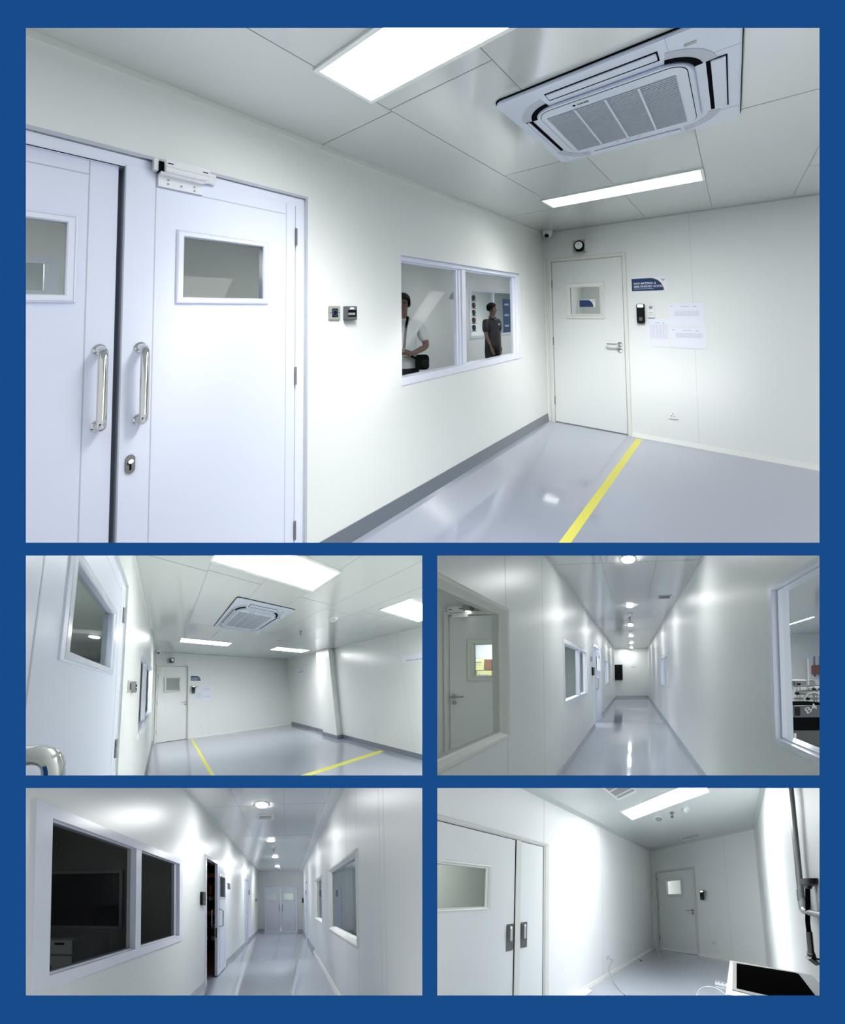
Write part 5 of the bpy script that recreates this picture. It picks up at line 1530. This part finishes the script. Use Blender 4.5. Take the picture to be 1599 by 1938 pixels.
MB().prism([(0, 0), (.04, 0), (0, .04)], 0, H5).put(Fr(P5, (RX5, 0, 0), (-1, 0, 0), (0, -1, 0), (0, 0, 1)), 'trim_3', 'white_trim', kind='structure')
baseboard(L5, 'baseboard_left', dl[1], 0, .05, 'white_trim', .03)
baseboard(B5, 'baseboard_back', db[1], RX5, .045, 'white_trim', .03)
baseboard(R5, 'baseboard_right', 0, 3.5, .045, 'white_trim', .03)
single_door(B5, db, 'door_1', '', 'cream_trim', 'door_bright', win=(.29, .76, 1.335, 1.78), handle_side=1)
# double door
t = struct(L5, 'door_2', (dl[0], 0, 0))
MB().ring(dl, [(0, 0), (0, .012), (.008, .02), (.030, .012), (.045, -.01), (.045, -.08)], sides=(0, 1, 1, 1)).put(L5, 'door_frame', 'cream_trim', t)
ua = L5.uv(974.5, 1700)[0]; ub = L5.uv(985.5, 1700)[0]
top = dt - .05
wr = (ua - .9, L5.uv(930, 1680)[0], L5.uv(915, 1722)[1], L5.uv(915, 1637)[1])
fw = .03
hole = (wr[0] + fw, wr[1] - fw, wr[2] + fw, wr[3] - fw)
leafA = MB().slab(dl[0] + .05, ua, .01, top, -.045, -.006, [hole]).put(L5, 'door_leaf', 'door_bright', t, label='wide left leaf with the window')
MB().ring(wr, [(0, -.006), (0, .004), (.008, .007), (.016, .002), (fw, -.018), (fw, -.045)]).put(L5, 'window_frame', 'cream_trim', leafA)
MB().box(hole[0], hole[1], hole[2], hole[3], -.03, -.026).put(L5, 'window_pane', 'grey_glass', leafA)
leafB = MB().box(ub, dl[1] - .05, .01, top, -.045, -.006).put(L5, 'door_leaf', 'door_bright', t, label='narrow right leaf')
MB().box(ua + .002, ub - .002, .01, top + .003, -.03, .006).put(L5, 'astragal_strip', 'cream_trim', leafB, bevel=.002)
MB().box(ua - .003, ua + .002, .01, top, -.04, -.005).put(L5, 'meeting_gap', 'gap_black', leafA)
MB().box(dl[1] - .05, dl[1] - .046, .01, top, -.04, -.005).box(dl[0], dl[1] - .046, top, top + .005, -.04, -.005).put(L5, 'frame_gap', 'gap_black', t)
for par, (x0, y0, x1, y1) in ((leafA, (959, 1749.7, 971.8, 1798)), (leafB, (985.8, 1746, 997.3, 1792))):
    r = L5.rect(x0, y0, x1, y1)
    cu = (r[0] + r[1]) / 2
    MB().box(r[0], r[1], r[2], r[3], -.006, -.003).put(L5, 'handle_plate', 'dark_steel', par)
    hh = r[3] - r[2]
    MB().tube(bend([(cu, r[3] - hh * .1, -.003), (cu, r[3] - hh * .1, .035), (cu, r[2] + hh * .38, .035), (cu, r[2] + hh * .38, -.003)], .02, 5), .008, 10).put(L5, 'pull_handle', 'brushed_steel', par, smooth=True)
    for a in (r[0] + .006, r[1] - .006):
        for b in (r[2] + .012, r[3] - .012): MB().lathe(a, b, [(.003, -.003), (.002, -.001)], 8).put(L5, 'screw', 'brushed_steel', par)
simple_room(P5, -2.0, -.08, -4.5, .5, H5, 'wall_bright', 'annex_grey', 'wall_bright', 'r')
annex_fill_lamp(C5, (-1.4, -.6, 2.4, 2.8), 'lamp of the room behind the wide door leaf' + WH, 'lamp_annex')  # unseen, added to brighten the leaf's window
annex_fill_lamp(C5, (.3, 1.3, -1.2, -.8), 'lamp of the room behind the end door' + WH, 'lamp_annex')  # unseen, added to brighten the end door's window
simple_room(P5, -.08, 2.6, .08, 2.2, H5, 'wall_bright', 'annex_grey', 'wall_bright', 'f')
r = B5.rect(1324.7, 1685.6, 1332.8, 1702.7); reader(B5, r, 'black access reader with glowing top, right of the single door' + WH)
r = B5.rect(1347, 1780, 1356, 1788.6); socket(B5, r, 'white power socket low on the end wall' + WH)
r = L5.rect(1146.9, 1807.8, 1153.2, 1816); socket(L5, r, 'white power socket on the left wall with a cable plugged in' + WH)
pts = [L5.R((L5.uv(1152, 1815)[0], L5.uv(1152, 1815)[1], .02)), L5.R((L5.uv(1156, 1816)[0], L5.uv(1156, 1816)[1] + .01, .06))]
fp = [G5.uv(1167, 1862), G5.uv(1172, 1874), G5.uv(1184, 1884), G5.uv(1196, 1890)]
pts += [Vector((.09, fp[0][1] + .02, .17)), Vector((fp[0][0] * .6 + .04, fp[0][1], .05)), Vector((fp[1][0], fp[1][1], .006)), Vector((fp[2][0], fp[2][1], .006)), Vector((fp[3][0], fp[3][1], .006))]
MB().tube(bend([tuple(p) for p in pts], .08, 6), .0045, 8).put(G5, 'power_cable', 'mid_grey', None, smooth=True, label='thin cable drooping from the left wall socket to the floor' + WH, cat='cable')
ceiling_panel_lamp(C5, (.60, 1.84, 1.26, 1.48), 'r5', 'long rectangular ceiling lamp' + WH, None)
a = C5.uv(1246.3, 1549.6); ceiling_disc(C5, a[0], a[1], 'round ceiling speaker left of the sprinkler' + WH, .072)
a = C5.uv(1271.5, 1538.3); sprinkler(C5, a[0], a[1], 'small sprinkler head between speaker and smoke detector' + WH, 1.1)
a = C5.uv(1297.9, 1531); smoke_detector(C5, a[0], a[1], 'round white smoke detector beside the long lamp' + WH, .05)
vent(C5, (1.005, 1.435, .105, .30), 'white framed slot vent near the end wall' + WH, 3, False, False)
r = C5.uv(1203.5, 1498.5)
vent(C5, (r[0] - .3, r[0] + .02, r[1], r[1] + .3), 'white framed vent at the top edge, left of the lamp' + WH, 3, False, False)
# small things on the floor
a = G5.uv(1213, 1819)
MB().lathe(a[0], a[1], [(.016, 0), (.014, .02), (.004, .035)], 12).put(G5, 'rubber_doorstop', 'black_plastic', None, smooth=True, label='tiny black rubber doorstop alone on the floor near the left wall' + WH, cat='doorstop')
a = G5.uv(1367, 1865)
q = thing(G5, 'power_strip', 'short white power strip on the floor left of the touch screen' + WH, 'power strip', (a[0], a[1], 0))
MB().box(a[0] - .10, a[0] + .07, a[1] - .03, a[1] + .03, 0, .035).put(G5, 'strip_body', 'white_plastic', q, bevel=.006)
for k in range(3): MB().box(a[0] - .085 + k * .05, a[0] - .055 + k * .05, a[1] - .015, a[1] + .015, .035, .037).put(G5, 'strip_outlet', 'mid_grey', q)
pts = []
for px, py in ((1374, 1885), (1366, 1877), (1350, 1869), (1334, 1868), (1322, 1874), (1318, 1886)):
    b = G5.uv(px, py); pts.append((b[0], b[1], .008))
MB().tube(bend(pts, .06, 4), .006, 8).put(G5, 'power_cable', 'white_plastic', None, smooth=True, label='white cable looping on the floor beside the power strip' + WH, cat='cable')
a = G5.uv(1121, 1877)
MB().box(a[0] - .16, a[0], a[1] - .22, a[1], 0, .02).put(G5, 'floor_tray', 'white_plastic', None, bevel=.004, label='white tray corner on the floor at the lower left' + WH, cat='tray')
# conduit on the right wall
u = R5.uv(1508, 1600, .04)[0]
q = thing(R5, 'conduit_pipe', 'dark grey conduit running down the right wall and turning level' + WH, 'pipe', (u, 0, 0))
p_top = R5.uv(1499, 1491, .04); p_bot = R5.uv(1519, 1724, .04); p_end = R5.uv(1556, 1746, .04)
uu = (p_top[0] + p_bot[0]) / 2
MB().tube([(p_top[0], H5, .04), (p_bot[0], p_bot[1] + .07, .04)], .015, 14).put(R5, 'vertical_pipe', 'pipe_grey', q, smooth=True)
MB().tube(bend([(p_bot[0], p_bot[1] + .08, .04), (p_bot[0], p_bot[1], .04), (p_bot[0] + .1, p_bot[1], .04)], .04, 6), .0165, 14).put(R5, 'elbow', 'pipe_pale', q, smooth=True)
MB().tube([(p_bot[0] + .09, p_bot[1], .04), (p_bot[0] + 1.0, p_bot[1], .04)], .015, 14).put(R5, 'horizontal_pipe', 'pipe_pale', q, smooth=True)
MB().tube([(p_bot[0] - .002, p_bot[1] + .06, .04), (p_bot[0], p_bot[1] + .13, .04)], .018, 14).put(R5, 'coupling', 'pipe_grey', q, smooth=True)
# touch screen terminal and goose neck
TZ = .78
T5 = Fr(P5, (0, 0, TZ), (1, 0, 0), (0, 1, 0), (0, 0, 1))
q = thing(T5, 'touch_screen_terminal', 'large black touch screen in a pale steel frame at the right corner' + WH, 'touch screen', (T5.uv(1450, 1850)[0], T5.uv(1450, 1850)[1], 0))
def tp(px, py, w=0.0): a = T5.uv(px, py, w); return a
outer = [tp(1373, 1882), tp(1381, 1817), tp(1541, 1845), tp(1552, 1856), tp(1600, 1900), tp(1540, 1915)]
MB().prism(outer, -.05, 0).put(T5, 'steel_frame', 'brushed_steel', q, bevel=.003)
MB().prism([tp(1385.5, 1874), tp(1387.5, 1821), tp(1541, 1847.5), tp(1556, 1864), tp(1600, 1905), tp(1540, 1913)], 0, .004).put(T5, 'bezel', 'mid_grey', q)
MB().prism([tp(1394, 1872), tp(1394, 1824.5), tp(1505, 1843), tp(1512, 1845.5), tp(1545, 1889), tp(1540, 1905)], .004, .007).put(T5, 'screen_glass', 'black_matt', q)
cc = tp(1450, 1860)
MB().box(cc[0] - .04, cc[0] + .04, cc[1] - .04, cc[1] + .04, -TZ, -.05).put(T5, 'support_post', 'brushed_steel', q)
MB().lathe(tp(1522, 1867)[0], tp(1522, 1867)[1], [(.0015, .004), (.0015, .006)], 8).put(T5, 'status_light', 'white_plastic', q)
def gp(px, py, dep): return P5.at(px, py, dep)
_wa = R5.uv(1529, 1720)
dep = (P5.A @ (R5.R((_wa[0], _wa[1], 0)) - P5.C)).y * .88
q = thing(G5, 'gooseneck_holder', 'black gooseneck holder standing in front of the right wall' + WH, 'gooseneck holder', tuple(gp(1500, 1846, dep)))
def gtube(pp, rr, name, mm):
    pts = [tuple(gp(a, b, dep)) for a, b in pp]
    q3 = MB().tube(bend(pts, .03, 5) if len(pts) > 2 else pts, rr, 12)
    return q3.put(G5, name, mm, q, smooth=True)
GS = dep / F_PX
gtube([(1528, 1680), (1529, 1715), (1528, 1745), (1531, 1765)], 3.2 * GS, 'flexible_neck', 'black_matt')
gtube([(1531, 1763), (1535.5, 1810)], 4.2 * GS, 'lower_tube', 'black_plastic')
gtube([(1534, 1803), (1538, 1814)], 5.6 * GS, 'socket_collar', 'black_plastic')
gtube([(1530, 1811), (1545, 1823)], 4.6 * GS, 'clamp_base', 'grey_plastic')
gtube([(1541, 1814), (1556, 1817)], 2.0 * GS, 'clamp_screw', 'black_plastic')
a = gp(1529, 1663, dep); b = gp(1529, 1674, dep); c = gp(1528, 1682, dep)
MB().tube([tuple(a), tuple(b), tuple(b + (c - b) * .4), tuple(c)], [11.5 * GS, 11 * GS, 6 * GS, 5 * GS], 20).put(G5, 'holder_head', 'black_plastic', q, smooth=True)

# ------------------------------------------------------------------ tidy: drop things of which nothing lies inside the rooms
for o in list(THINGS):
    try:
        if o.type == 'EMPTY' and not kids(o):
            bpy.data.objects.remove(o)
    except ReferenceError:
        pass
